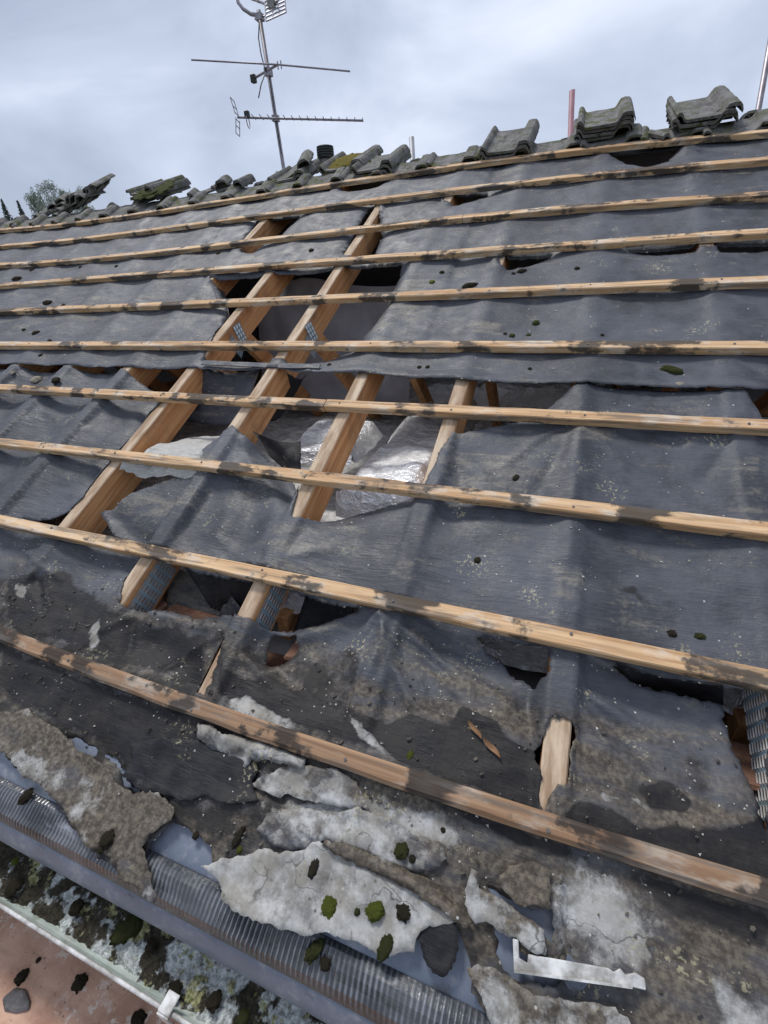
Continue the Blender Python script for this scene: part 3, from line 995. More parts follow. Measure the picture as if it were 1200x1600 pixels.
def felt_sheet(name, outer, holes, h, S, seed, woff=0.0, curl=0.03, feats=(), attrs_extra=None, far=None, label=None, rough_v=1.0, thick=0.002, edges_drop=()):
    ou = ragged(px_poly(outer, woff), 0.007, 0.0045, seed)
    hs = [ragged(px_poly(q), 0.006, 0.0060, seed + i) for i, q in enumerate(holes)]
    lo, hi = ou.min(0), ou.max(0)
    pts = []
    y = lo[1]; r = 0
    near_lo, near_hi = (-1.7, 1.75) if far is None else far
    for y in np.arange(lo[1], hi[1], h * 0.87):
        r += 1
        xs = np.concatenate([np.arange(lo[0], near_lo, 0.05), np.arange(max(lo[0], near_lo), min(hi[0], near_hi), h), np.arange(near_hi, hi[0], 0.05)])
        xs = xs + (h / 2 if r % 2 else 0)
        pts.append(np.stack([xs, np.full(len(xs), y)], 1))
    pts = np.concatenate(pts)
    pts += rng.uniform(-h * .18, h * .18, pts.shape)
    keep = pip(pts, ou)
    for q in hs: keep &= ~pip(pts, q)
    pts = pts[keep]
    allb = [ou] + hs
    # drop grid points that crowd the outline
    bp = np.concatenate(allb)
    cell = {}
    for q in bp: cell.setdefault((int(math.floor(q[0] / h)), int(math.floor(q[1] / h))), []).append(q)
    ok = np.ones(len(pts), bool)
    for i, q in enumerate(pts):
        a, b = int(math.floor(q[0] / h)), int(math.floor(q[1] / h))
        for da in (-1, 0, 1):
            for db in (-1, 0, 1):
                for z in cell.get((a + da, b + db), ()):
                    if (z[0] - q[0]) ** 2 + (z[1] - q[1]) ** 2 < (h * 0.45) ** 2:
                        ok[i] = False
    pts = pts[ok]
    vs = []; ed = []
    for q in allb:
        o = len(vs)
        vs += [Vector((float(a), float(b))) for a, b in q]
        ed += [(o + i, o + (i + 1) % len(q)) for i in range(len(q))]
    vs += [Vector((float(a), float(b))) for a, b in pts]
    rv, re, rf, *_ = delaunay_2d_cdt(vs, ed, [], 0, 1e-6)
    uv = np.array([(a.x, a.y) for a in rv])
    F = np.array(rf)
    cen = uv[F].mean(1)
    keep = pip(cen, ou)
    for q in hs: keep &= ~pip(cen, q)
    F = F[keep]
    used = np.unique(F)
    remap = -np.ones(len(uv), int); remap[used] = np.arange(len(used))
    uv = uv[used]; F = remap[F]
    w = wfun(uv, S, seed, rough_v) + woff
    for q, am in [(q, curl) for q in hs]:
        d = dist(uv, q)
        w -= am * np.exp(-d / 0.03)
    for kind, line, amp, wid in feats:
        q = np.array(px_poly(line))
        d = dist(uv, q, closed=False)
        w += amp * np.exp(-(d / wid) ** 2)
    # held up on the rafters
    for ur in RAF.values():
        d = np.maximum(0, np.abs(uv[:, 0] - ur) - RW / 2 - 0.003)
        w = np.where(d < 0.03, np.maximum(w, woff * 0.4 + 0.0003 - 1.6 * d), w)
    # lie under the battens
    for f_ in bat_v:
        bv = np.array([f_(u) for u in uv[:, 0]])
        d = np.abs(uv[:, 1] - bv)
        lim = np.where(d < BW * 0.75, -0.0004, 0.05)
        w = np.where((d < BW * .75) & (w > 0.0007), 0.0007, w)
    wv = [W(float(a), float(b), float(c)) for (a, b), c in zip(uv, w)]
    m = MB(); m.v = wv; m.f = [tuple(int(x) for x in f) for f in F]
    ks = np.array(sorted(RAF.values()))
    dr_ = np.abs(uv[:, 0][:, None] - ks[None, :]).min(1) / (SP / 2)
    low = np.clip((0.40 - uv[:, 1]) / 0.25, 0, 1)
    at = {'pale': masks(uv, PALE), 'dark': masks(uv, DARK), 'brown': np.maximum(masks(uv, BROWN), 0.60 * low), 'dusty': np.maximum(masks(uv, DUSTY), 0.30 * np.clip(dr_, 0, 1) ** 1.5)}
    at['dark'] = np.maximum(at['dark'], np.where(uv[:, 0] < 0.35, 0.52, 0.40) * low)
    o = m.build(name, MAT['felt'], roof, smooth=True, attrs=at)
    if label: o['label'] = label
    sm = o.modifiers.new('thickness', 'SOLIDIFY'); sm.thickness = thick; sm.offset = -1
    return o, uv, w

H_U = [
    [(327, 433), (415, 425), (520, 415), (628, 406), (612, 440), (600, 470), (570, 505), (545, 533), (520, 552), (480, 560), (320, 560), (322, 545), (342, 510), (350, 490), (352, 468), (340, 450)],
    [(366, 389), (398, 343), (466, 333), (440, 358), (432, 366), (414, 371), (392, 389)],
    [(531, 399), (574, 321), (594, 316), (592, 350), (596, 362), (584, 390), (566, 399)],
    [(955, 236), (1010, 228), (1064, 224), (1045, 244), (1012, 251), (980, 248)],
    [(690, 312), (700, 303), (765, 296), (742, 306), (706, 317)],
    [(779, 402), (800, 397), (862, 392), (830, 405), (800, 413), (782, 415)],
    [(985, 384), (1080, 379), (1210, 371), (1210, 379), (1100, 386), (1010, 387)],
    [(500, 291), (560, 281), (604, 276), (590, 286), (545, 294)],
]
OUT_U = [(-5.6, 1.235, UV), (0, 566), (190, 571), (320, 573), (440, 573), (480, 579), (570, 584), (640, 590), (700, 593), (890, 600), (1130, 607), (1200, 608), (2.7, 1.19, UV), (2.7, 3.22, UV), (-5.6, 3.2, UV)]
FE_U = [('v', [(480, 577), (570, 582), (640, 589), (890, 599), (1200, 607)], 0.012, 0.03),
        ('v', [(600, 470), (570, 505), (545, 533)], -0.01, 0.04),
        ('v', [(545, 540), (620, 420)], -0.02, 0.05)]
f_u, uv_u, w_u = felt_sheet('underlay_felt', OUT_U, H_U, 0.020, lambda u, v: 0.015 + 0.010 * nz(u * .7, v * .9, 8) + (0.007 if u > .2 else 0), 1.0, 0.004, 0.02, FE_U, far=(-3.2, 1.7), rough_v=0.8, label='upper strips of underlay felt with a ragged hole over two rafters')

OUT_ML = [(-5.6, 1.228, UV), (0, 568), (100, 571), (188, 573), (212, 588), (248, 606), (252, 628), (215, 660), (178, 712), (150, 745), (128, 778), (112, 793), (62, 801), (20, 803), (0, 806), (-5.6, 0.352, UV)]
FE_ML = [('v', [(250, 618), (215, 660), (150, 745)], -0.055, 0.07)]
f_ml, uv_ml, w_ml = felt_sheet('underlay_felt', OUT_ML, [], 0.014, lambda u, v: 0.060, 2.0, 0.0, 0.03, FE_ML, far=(-2.4, 1.7), label='left middle felt folded back from the bare rafter')

OUT_MR = [(143, 790), (170, 783), (200, 765), (235, 752), (262, 742), (282, 722), (312, 700), (345, 676), (362, 664), (400, 690), (436, 722), (452, 745), (466, 760), (459, 790), (456, 806), (490, 806),
          (525, 797), (560, 788), (600, 778), (640, 764), (662, 757), (676, 730), (690, 700), (706, 676), (740, 668), (785, 657), (845, 640), (874, 618), (904, 598), (1000, 602), (1170, 608), (1182, 632), (1204, 656), (1240, 668),
          (1.75, 1.0, UV), (2.7, 1.02, UV), (2.7, 0.335, UV), (1200, 1050), (900, 993), (597, 926), (430, 890), (300, 862), (215, 848), (165, 825)]
FE_MR = [
         ('v', [(905, 640), (842, 680), (790, 720)], 0.005, 0.014),
         ('v', [(905, 640), (877, 700), (840, 760)], -0.005, 0.016),
         ('v', [(905, 640), (937, 680), (980, 720)], 0.005, 0.014),
         ('v', [(905, 640), (987, 665), (1060, 690)], -0.005, 0.016),
         ('v', [(690, 690), (720, 715), (760, 740)], 0.005, 0.014),
         ('v', [(690, 690), (720, 745), (740, 800)], -0.005, 0.016),
         ('v', [(400, 880), (360, 855), (330, 830)], 0.005, 0.014),
         ('v', [(400, 880), (440, 855), (470, 830)], -0.005, 0.016),
         ('v', [(400, 880), (455, 865), (520, 850)], 0.005, 0.014),
         ('v', [(362, 668), (326, 714), (300, 760)], 0.005, 0.014),
         ('v', [(362, 668), (376, 719), (380, 770)], -0.005, 0.016),
         ('v', [(362, 668), (388, 714), (425, 760)], 0.005, 0.014),
         ('v', [(1170, 640), (1120, 665), (1080, 690)], 0.005, 0.014),
         ('v', [(1170, 640), (1140, 690), (1100, 740)], -0.005, 0.016),
         ('v', [(330, 770), (300, 830)], -0.02, 0.06), ('v', [(400, 760), (370, 840)], -0.022, 0.06),
         ('v', [(362, 666), (330, 740), (285, 810)], -0.012, 0.045),
         ('v', [(145, 790), (170, 800), (215, 845)], -0.035, 0.05),
         ('v', [(400, 690), (440, 730), (460, 770)], -0.05, 0.045),
         ('v', [(500, 800), (570, 785), (660, 757)], -0.030, 0.04),
         ('v', [(690, 690), (720, 720), (700, 800)], -0.020, 0.05),
         ('v', [(904, 600), (900, 700), (892, 870)], 0.012, 0.035)]
f_mr, uv_mr, w_mr = felt_sheet('underlay_felt', OUT_MR, [], 0.012, lambda u, v: 0.027, 3.0, 0.001, 0.03, FE_MR, rough_v=0.75, label='middle felt draped from the left flap across the right rafters')

H_L = [
    [(184, 944), (200, 872), (226, 866), (300, 884), (400, 903), (530, 935), (556, 946), (500, 962), (450, 972), (405, 974), (386, 966), (340, 952), (300, 958), (250, 946), (216, 952)],
    [(409, 985), (452, 979), (456, 1000), (440, 1024), (424, 1032), (406, 1030)],
    [(345, 989), (351, 998), (335, 1046), (319, 1085), (297, 1084), (314, 1046)],
    [(742, 984), (857, 1005), (858, 1046), (836, 1072), (802, 1042), (770, 1018)],
    [(962, 1029), (1100, 1056), (1210, 1078), (1210, 1300), (1196, 1268), (1172, 1196), (1152, 1138), (1140, 1094), (1085, 1079), (1005, 1055)],
    [(862, 1120), (890, 1126), (904, 1150), (891, 1168), (886, 1222), (872, 1225), (850, 1272), (838, 1250), (845, 1202), (835, 1172), (850, 1150)],
    [(95, 1150), (112, 1152), (137, 1172), (128, 1177), (108, 1166)],
    [(156, 1180), (176, 1180), (190, 1205), (200, 1226), (220, 1234), (214, 1241), (186, 1226), (178, 1202)],
    [(757, 1386), (800, 1408), (862, 1420), (864, 1476), (836, 1452), (795, 1425)],
    [(775, 1466), (800, 1480), (850, 1500), (905, 1545), (835, 1540), (800, 1532), (780, 1500)],
]
OUT_L = [(-5.6, 0.362, UV), (0, 806), (100, 832), (210, 853), (300, 866), (430, 894), (597, 928), (900, 995), (1200, 1052), (2.7, 0.345, UV), (2.7, -0.30, UV),
         (1400, 1790), (1000, 1700), (800, 1640), (768, 1597), (735, 1552), (733, 1500), (716, 1444), (650, 1470), (600, 1482), (520, 1455), (430, 1440), (352, 1400), (333, 1352), (328, 1322), (300, 1300), (270, 1285), (232, 1320),
         (205, 1385), (185, 1365), (140, 1328), (110, 1288), (60, 1226), (30, 1206), (0, 1168), (-0.6, -0.20, UV), (-5.6, -0.22, UV)]
FE_L = [
        ('v', [(592, 957), (540, 1008), (500, 1060)], 0.01, 0.011),
        ('v', [(592, 957), (570, 1026), (535, 1095)], -0.009, 0.013),
        ('v', [(592, 957), (610, 1028), (640, 1100)], 0.01, 0.011),
        ('v', [(592, 957), (663, 1021), (720, 1085)], -0.009, 0.013),
        ('v', [(592, 957), (690, 1026), (800, 1095)], 0.01, 0.011),
        ('v', [(880, 1050), (911, 1105), (955, 1160)], 0.01, 0.011),
        ('v', [(880, 1050), (962, 1127), (1030, 1205)], -0.009, 0.013),
        ('v', [(880, 1050), (986, 1117), (1105, 1185)], 0.01, 0.011),
        ('v', [(880, 1050), (1007, 1090), (1120, 1130)], -0.009, 0.013),
        ('v', [(345, 982), (374, 1021), (415, 1060)], 0.01, 0.011),
        ('v', [(345, 982), (419, 1033), (480, 1085)], -0.009, 0.013),
        ('v', [(345, 982), (291, 1011), (250, 1040)], 0.01, 0.011),
        ('v', [(200, 960), (159, 985), (130, 1010)], 0.01, 0.011),
        ('v', [(200, 960), (192, 1010), (170, 1060)], -0.009, 0.013),
        ('v', [(20, 850), (49, 875), (90, 900)], 0.01, 0.011),
        ('v', [(20, 850), (47, 895), (60, 940)], -0.009, 0.013),
        ('v', [(592, 955), (580, 1010), (560, 1080)], 0.022, 0.035),
        ('v', [(230, 950), (330, 975), (400, 972)], 0.018, 0.022),
        ('v', [(455, 985), (520, 962), (560, 948)], 0.020, 0.025),
        ('v', [(400, 990), (345, 1000)], -0.01, 0.03),
        ('v', [(860, 1050), (880, 1020)], 0.015, 0.03),
        ('v', [(700, 1000), (790, 1060), (845, 1110)], -0.022, 0.05),
        ('v', [(460, 1020), (520, 1060), (600, 1100)], -0.014, 0.05),
        ('v', [(900, 1060), (980, 1120), (1100, 1190)], -0.016, 0.06),
        ('v', [(230, 1000), (280, 1040), (300, 1060)], -0.02, 0.05),
        ('v', [(280, 1250), (400, 1262), (460, 1275)], 0.006, 0.02)]
def S_L(u, v):
    t = min(1, max(0, (v - 0.03) / 0.22))
    return 0.006 + 0.042 * t
f_l, uv_l, w_l = felt_sheet('underlay_felt', OUT_L, H_L, 0.0085, S_L, 4.0, -0.003, 0.014, FE_L, label='lowest felt, torn and bleached above the gutter', rough_v=1.5)

# the dark lath-like lower hem of the upper felt that crosses the hole
m = MB()
rings = []
for k in range(26):
    t = k / 25
    x = 316 + (500 - 316) * t
    u, v = P(x, 567 + 3 * t * t * 2, 0.004)
    s = 0.012 + 0.004 * nz(t * 6, 3)
    dz = -0.008 * math.sin(math.pi * t)
    rings.append([W(u, v - s, 0.002 + dz), W(u, v + s, 0.005 + dz), W(u, v + s, 0.009 + dz), W(u, v - s, 0.006 + dz)])
m.loft(rings)
nv = len(m.v)
m.build('felt_hem', MAT['felt'], f_u, attrs={'pale': np.zeros(nv), 'dark': np.zeros(nv), 'brown': np.zeros(nv), 'dusty': np.full(nv, .3)})

# dark felt that has dropped into the loft between the bare rafters
def flap(pts3, name, parent, label=None, res=14, attr=None, mat='felt', bumpy=0.006, seed=0):
    """bilinear patch through four world corners with a sagging middle"""
    a, b, c, d = map(Vector, pts3)
    m = MB()
    for j in range(res + 1):
        for i in range(res + 1):
            s, t = i / res, j / res
            p = (a * (1 - s) + b * s) * (1 - t) + (d * (1 - s) + c * s) * t
            p = p + wdir * (-0.03 * math.sin(math.pi * s) + bumpy * fbm(s * 4, t * 4, seed))
            m.v.append(p)
    for j in range(res):
        for i in range(res):
            k = j * (res + 1) + i
            m.f.append((k, k + 1, k + res + 2, k + res + 1))
    n = len(m.v)
    at = {'pale': np.zeros(n), 'dark': np.zeros(n), 'brown': np.zeros(n), 'dusty': np.full(n, .3)}
    at.update({k: np.full(n, v) for k, v in (attr or {}).items()})
    o = m.build(name, MAT[mat], parent, smooth=True, attrs=at)
    sm = o.modifiers.new('thickness', 'SOLIDIFY'); sm.thickness = 0.002
    if label: o['label'] = label
    return o

def PW(px, py, w):
    u, v = P(px, py, w)
    return W(u, v, w)
flap([PW(320, 574, -.03), PW(408, 574, -.04), PW(375, 662, -.17), PW(262, 650, -.15)], 'felt_flap', roof, seed=1)
flap([PW(448, 582, -.06), PW(480, 584, -.10), PW(440, 650, -.2), PW(400, 650, -.16)], 'felt_flap', roof, seed=2, attr={'dark': .9})
flap([PW(262, 886, -.14), PW(330, 890, -.10), PW(385, 960, -.13), PW(262, 954, -.14)], 'felt_flap', roof, seed=3, attr={'dusty': .7})
flap([PW(285, 880, -.03), PW(400, 905, -.03), PW(395, 962, -.16), PW(330, 950, -.14)], 'felt_flap', roof, seed=4, attr={'dark': .8})
flap([PW(478, 930, -.14), PW(560, 940, -.06), PW(530, 985, -.14), PW(460, 985, -.16)], 'felt_flap', roof, seed=5, attr={'dark': .9})
flap([PW(328, 432, -.004), PW(346, 432, -.09), PW(360, 500, -.11), PW(346, 494, -.02)], 'felt_flap', roof, seed=6)
flap([PW(395, 674, -.05), PW(470, 690, -.14), PW(470, 745, -.15), PW(420, 712, -.06)], 'felt_flap', roof, seed=7, attr={'dark': .7})
flap([PW(960, 1032, -.03), PW(1130, 1070, -.03), PW(1130, 1100, -.12), PW(1000, 1085, -.11)], 'felt_flap', roof, seed=8, attr={'dark': .8})

# ---------------------------------------------------------------- loft inside: opposite slope, floor quilt
m = MB()
yr, zr = ridge_y + 0.02, ridge_z - 0.10
m.add([(-6.0, yr, zr), (3.0, yr, zr), (3.0, 6.4, 4.75), (-6.0, 6.4, 4.75), (-6.0, yr, zr + .05), (3.0, yr, zr + .05), (3.0, 6.4, 4.8), (-6.0, 6.4, 4.8)],
      [(0, 1, 2, 3), (4, 7, 6, 5), (0, 4, 5, 1), (2, 6, 7, 3), (1, 5, 6, 2), (0, 3, 7, 4)])
m.build('back_slope', MAT['inner'], roof)
m = MB(); m.box((-6.0, 0.14, 4.80), (3.0, 6.1, 4.84))
m.build('ceiling', MAT['board'], wall)

def quilt(name, x0, x1, y0, y1, z, label, seed, dusty=0.5, front=0.10, crk=1.0, group='foil faced quilts on the loft floor'):
    nx, ny = int((x1 - x0) / 0.018) + 2, int((y1 - y0) / 0.018) + 2
    m = MB(); du = []
    for j in range(-3, ny + 1):
        for i in range(nx + 1):
            x = x0 + (x1 - x0) * i / nx
            yy = y0 + (y1 - y0) * max(j, 0) / ny
            ex = min(1, min(i, nx - i) / 3.0)
            dz = 0.028 * fbm(x * 5, yy * 5, seed) + crk * 0.010 * abs(fbm(x * 26, yy * 14, seed + 3))
            zz = z + dz - (1 - ex) * 0.06
            if j < 0:
                zz = z + dz + j * front / 3
                yy = y0 + (0.012 * j) + 0.02 * abs(fbm(x * 30, j * 0.7, seed))
            else:
                yy += 0.02 * fbm(x * 9, 0, seed) * max(0, 1 - j / 4)
            m.v.append(Vector((x, yy, zz)))
            du.append(dusty * (1.0 if j > 3 or dusty > 1 else 0.35) + 0.15 * nz(x * 6, yy * 6))
    for j in range(ny + 3):
        for i in range(nx):
            k = j * (nx + 1) + i
            m.f.append((k, k + 1, k + nx + 2, k + nx + 1))
    o = m.build(name, MAT['foil'], smooth=True, attrs={'dusty': du})
    return tag(o, label, 'insulation', group)

def zat(px, py, w):
    return PW(px, py, w).z
qz = 5.272
pA = Zp(600, 752, qz); pB = Zp(600, 625, qz)
quilt('foil_quilt', RAF[3] + .028, RAF[4] - .028, pA.y, pB.y + .05, qz, 'dusty silver foil quilt with crinkled front edge between two bare rafters', 1.0, 0.50, 0.13, .9)
pA = Zp(470, 690, qz + .01); pB = Zp(450, 655, qz + .01)
quilt('foil_quilt', RAF[2] + .035, RAF[3] - .028, pA.y, pA.y + .34, qz - .01, 'pale rolled foil quilt behind the peaked felt flap', 2.0, 0.35, 0.05)
pA = PW(290, 735, -.06)
quilt('foil_quilt', RAF[1] + .04, RAF[2] - .01, pA.y - .05, pA.y + .26, PW(300, 690, -.07).z, 'torn whitish foil quilt left of the peaked felt flap', 3.0, 1.3, 0.05, .5)
pA = Zp(600, 606, 5.22)
quilt('foil_quilt', RAF[2], RAF[5] + .2, pA.y + .05, pA.y + .5, 5.24, 'bright crumpled foil quilt deep under the drooping felt hem', 4.0, 0.05, 0.16, 2.5)
pA = Zp(450, 530, 5.27)
quilt('foil_quilt', RAF[0], RAF[3] + .1, pA.y, pA.y + .7, 5.27, 'bright crumpled foil quilt at the back of the upper hole', 5.0, 0.08, 0.14, 2.5)
# plain loft-floor quilt elsewhere so that the loft is not an empty box
quilt('floor_quilt', -3.6, 2.5, 0.42, 2.6, 5.02, 'dull grey loft quilt deep between the ceiling ties', 6.0, 1.0, 0.06, 1.0, None)
# orange timber cross pieces
beam(Zp(330, 545, 5.29), Zp(470, 520, 5.29), 0.05, 0.075, 'truss_web', MAT['rafter'], roof, side=(0, 0, 1))
beam(Zp(480, 520, 5.31), Zp(575, 520, 5.31), 0.05, 0.075, 'truss_web', MAT['rafter'], roof, side=(0, 0, 1))
m = MB()
for a_, b_ in ((RAF[0] + .05, RAF[3] - .12), ):
    for j in range(25):
        for k in range(49):
            x = a_ + (b_ - a_) * k / 48
            m.v.append(Vector((x, 2.02 + .05 * fbm(x * 4, j * .12, 1, 3) + .004 * j, 5.16 + (.0275 + .004 * nz(x * 2, 3)) * j)))
    for j in range(24):
        for k in range(48):
            q = j * 49 + k
            m.f.append((q, q + 1, q + 50, q + 49))
tag(m.build('back_felt_stand_in', MAT['inner'], roof, smooth=True))  # added sheet near the hole to catch light, standing in for back-slope felt
for k, (pts) in enumerate((((376, 537), (363, 511), (386, 529)), ((488, 536), (475, 509), (497, 528)))):
    us = RAF[k + 1] + RW / 2 + .005
    def on_side(x, y):
        d_ = ray(x, y); t_ = (us - CAM_UVW[0]) / d_[0]; q_ = CAM_UVW + d_ * t_
        return W(*[float(z_) for z_ in q_])
    o_, a_, b_ = (on_side(x, y) for x, y in pts)
    nail_plate(o_, a_ - o_, b_ - o_, udir, 4, 3, rafs[k + 1], .7)

# ---------------------------------------------------------------- eaves: tray, ribbed vent, gutter
U0, U1 = -4.6, 2.6
m = MB()
nu = 300
rows = [(0.02, -0.140), (-0.024, -0.050), (-0.06, -0.032), (-0.10, -0.024), (-0.18, -0.018), (-0.235, -0.020), (-0.262, -0.022), (-0.270, -0.030)]
for i in range(nu + 1):
    u = U0 + (U1 - U0) * i / nu
    for v, w in rows:
        m.v.append(W(u, v, w + 0.0015 * fbm(u * 4, v * 8, 5)))
nr = len(rows)
for i in range(nu):
    for j in range(nr - 1):
        k = i * nr + j
        m.f.append((k, k + 1, k + nr + 1, k + nr))
tray = m.build('eaves_tray', MAT['tray'], roof, smooth=True)
tray['label'] = 'smooth blue-grey plastic eaves tray under the torn felt'

# ribbed strip: rounded section with closely set ribs, then a smooth apron into the gutter
RIB = 0.0098
prof = [(-0.262, -0.032), (-0.266, -0.024), (-0.274, -0.018), (-0.284, -0.016), (-0.296, -0.0165), (-0.309, -0.020), (-0.320, -0.021), (-0.330, -0.031), (-0.338, -0.040)]
ra, rb_ = -1.9, 2.2
nrib = int((rb_ - ra) / RIB)
m = MB()
cols = 0; ribv = []
for i in range(nrib * 5 + 1):
    u = ra + i * RIB / 5
    ph = i % 5
    lift = (0.0, 0.0008, 0.0068, 0.0076, 0.0020)[ph]
    da = 0.5 + 0.5 * nz(u * 3.1, 7.7)
    slant = 0.010 * nz(u * 5, 1.2)
    dent = min(1.05, max(0.0, 0.62 + 1.5 * nz(u * 2.9, 4.4) + .5 * nz(u * 9, 1.4)))
    dent *= 1 - 0.95 * math.exp(-((u - 0.20) / 0.055) ** 2)
    cols += 1
    for j, (v, w) in enumerate(prof):
        t = j / (len(prof) - 1)
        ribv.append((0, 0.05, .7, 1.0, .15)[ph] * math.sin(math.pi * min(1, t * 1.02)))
        am = lift * math.sin(math.pi * min(1, t * 1.05)) ** 0.5 * dent
        m.v.append(W(u + slant * (t - .5) * 2, v - am * 0.5 + .002 * nz(u * 3, 2), w + am + (0.0065 * nz(u * 2.2, t * 2, 3) + .003 * nz(u * 7, t * 3, 6)) * math.sin(math.pi * t)))
npf = len(prof)
for i in range(cols - 1):
    for j in range(npf - 1):
        k = i * npf + j
        m.f.append((k, k + 1, k + npf + 1, k + npf))
rv = m.build('ribbed_vent', MAT['vent'], roof, smooth=False, rc=True, attrs={'rib_highlight': ribv})
rv['label'] = 'dark ribbed ventilation roll along the eaves'

m = MB()
prof2 = [(-0.332, -0.040), (-0.345, -0.047), (-0.362, -0.060), (-0.374, -0.074), (-0.380, -0.092), (-0.381, -0.120)]
for i in range(nu + 1):
    u = U0 + (U1 - U0) * i / nu
    for j, (v, w) in enumerate(prof2):
        m.v.append(W(u, v + 0.003 * nz(u * 1.5, 9), w + 0.003 * nz(u * 2.5, j * .4, 8)))
nr = len(prof2)
for i in range(nu):
    for j in range(nr - 1):
        k = i * nr + j
        m.f.append((k, k + 1, k + nr + 1, k + nr))
ap = m.build('tray_apron', MAT['tray'], roof, smooth=True)
sm = ap.modifiers.new('thickness', 'SOLIDIFY'); sm.thickness = 0.003

# fascia behind the gutter
m = MB(); fz = W(0, -.2, 0)
fy = W(0, -0.30, -0.12).y
m.box((U0, fy - .0, 4.62), (U1, fy + .02, 4.80))
m.build('fascia_board', MAT['whiteplastic'], roof)
m = MB(); m.box((U0, fy + .021, 4.63), (U1, 0.03, 4.65)); m.build('soffit_board', MAT['whiteplastic'], roof)

# gutter: half round trough with a rolled front lip
lip = W(0, -0.470, -0.100)
gy, gz, gr = lip.y + 0.060, lip.z, 0.060
gut = thing('rain_gutter', 'grimy pale plastic rain gutter choked with lichen litter', 'gutter', (0, gy, gz - gr))
m = MB()
sec = []
for k in range(13):
    a = math.pi + math.pi * k / 12
    sec.append((gy + gr * math.cos(a), gz + gr * math.sin(a)))
inner = [(gy + (gr - .003) * math.cos(math.pi + math.pi * k / 12), gz + (gr - .003) * math.sin(math.pi + math.pi * k / 12)) for k in range(12, -1, -1)]
ring2 = sec + inner
m.loft([[Vector((x, y, z)) for y, z in ring2] for x in np.linspace(U0, U1, 60)])
m.build('trough', MAT['gutter'], gut, smooth=False)
m = MB()
m.tube([(x, gy - gr - .001, gz + .002 + .001 * nz(x * 2, 1)) for x in np.linspace(U0, U1, 60)], 0.0038, 8)
m.build('front_lip', MAT['whiteplastic'], gut, smooth=True)
bx = Zp(257, 1588, gz)
for xx in (bx.x, bx.x - 0.95, bx.x + 0.95):
    m = MB()
    m.box((xx - .013, gy - gr - .011, gz - .030), (xx + .013, gy - gr - .0075, gz + .010))
    m.box((xx - .013, gy - gr - .0074, gz + .0085), (xx + .013, gy - gr + .022, gz + .0115))
    m.build('bracket', MAT['whiteplastic'], gut, bevel=.001)

# litter in the gutter
m = MB()
xs = np.arange(-1.5, 1.2, 0.0045); ysn = 25
for x in xs:
    for j in range(ysn):
        t = j / (ysn - 1)
        y = gy - gr * 0.93 + t * gr * 1.85
        z = gz - 0.040 + 0.024 * t + 0.012 * fbm(x * 14, y * 14, 2, 3) + 0.011 * (abs(nz(x * 48, y * 48, 4)) - .2) + 0.005 * nz(x * 110, y * 110, 6)
        z = min(z, gz + .008)
        m.v.append(Vector((x, y, z)))
for i in range(len(xs) - 1):
    for j in range(ysn - 1):
        k = i * ysn + j
        m.f.append((k, k + ysn, k + ysn + 1, k + 1))
tag(m.build('gutter_litter', MAT['litter'], smooth=True), 'lichen flakes, moss and silt filling the gutter', 'litter', kind='stuff')

# ---------------------------------------------------------------- platform under the gutter
pz = gz - 0.24
plat = thing('scaffold_platform', 'salmon plywood working platform below the gutter', 'platform', (-0.2, gy - .5, 0))
m = MB(); m.box((-2.4, gy - gr - 1.25, pz - .018), (1.9, gy - gr + 0.02, pz))
m.build('plywood_sheet', MAT['ply'], plat, bevel=.002)
for x in (-2.2, -0.9, 0.4, 1.7):
    m = MB(); m.tube([(x, gy - 1.5, pz - .043), (x, gy + .05, pz - .043)], .0242, 10); m.build('transom', MAT['steel'], plat, smooth=True)
for x in (-2.25, 1.75):
    for yy in (gy - 1.46, ):
        m = MB(); m.tube([(x + .049, yy, 0), (x + .049, yy, pz - .02)], .0242, 10); m.build('standard', MAT['steel'], plat, smooth=True)

# ---------------------------------------------------------------- loose felt scraps
def surf_w(u, v):
    d = (uv_l[:, 0] - u) ** 2 + (uv_l[:, 1] - v) ** 2
    i = int(np.argmin(d))
    if d[i] < 0.02 ** 2: return float(w_l[i])
    return -0.030

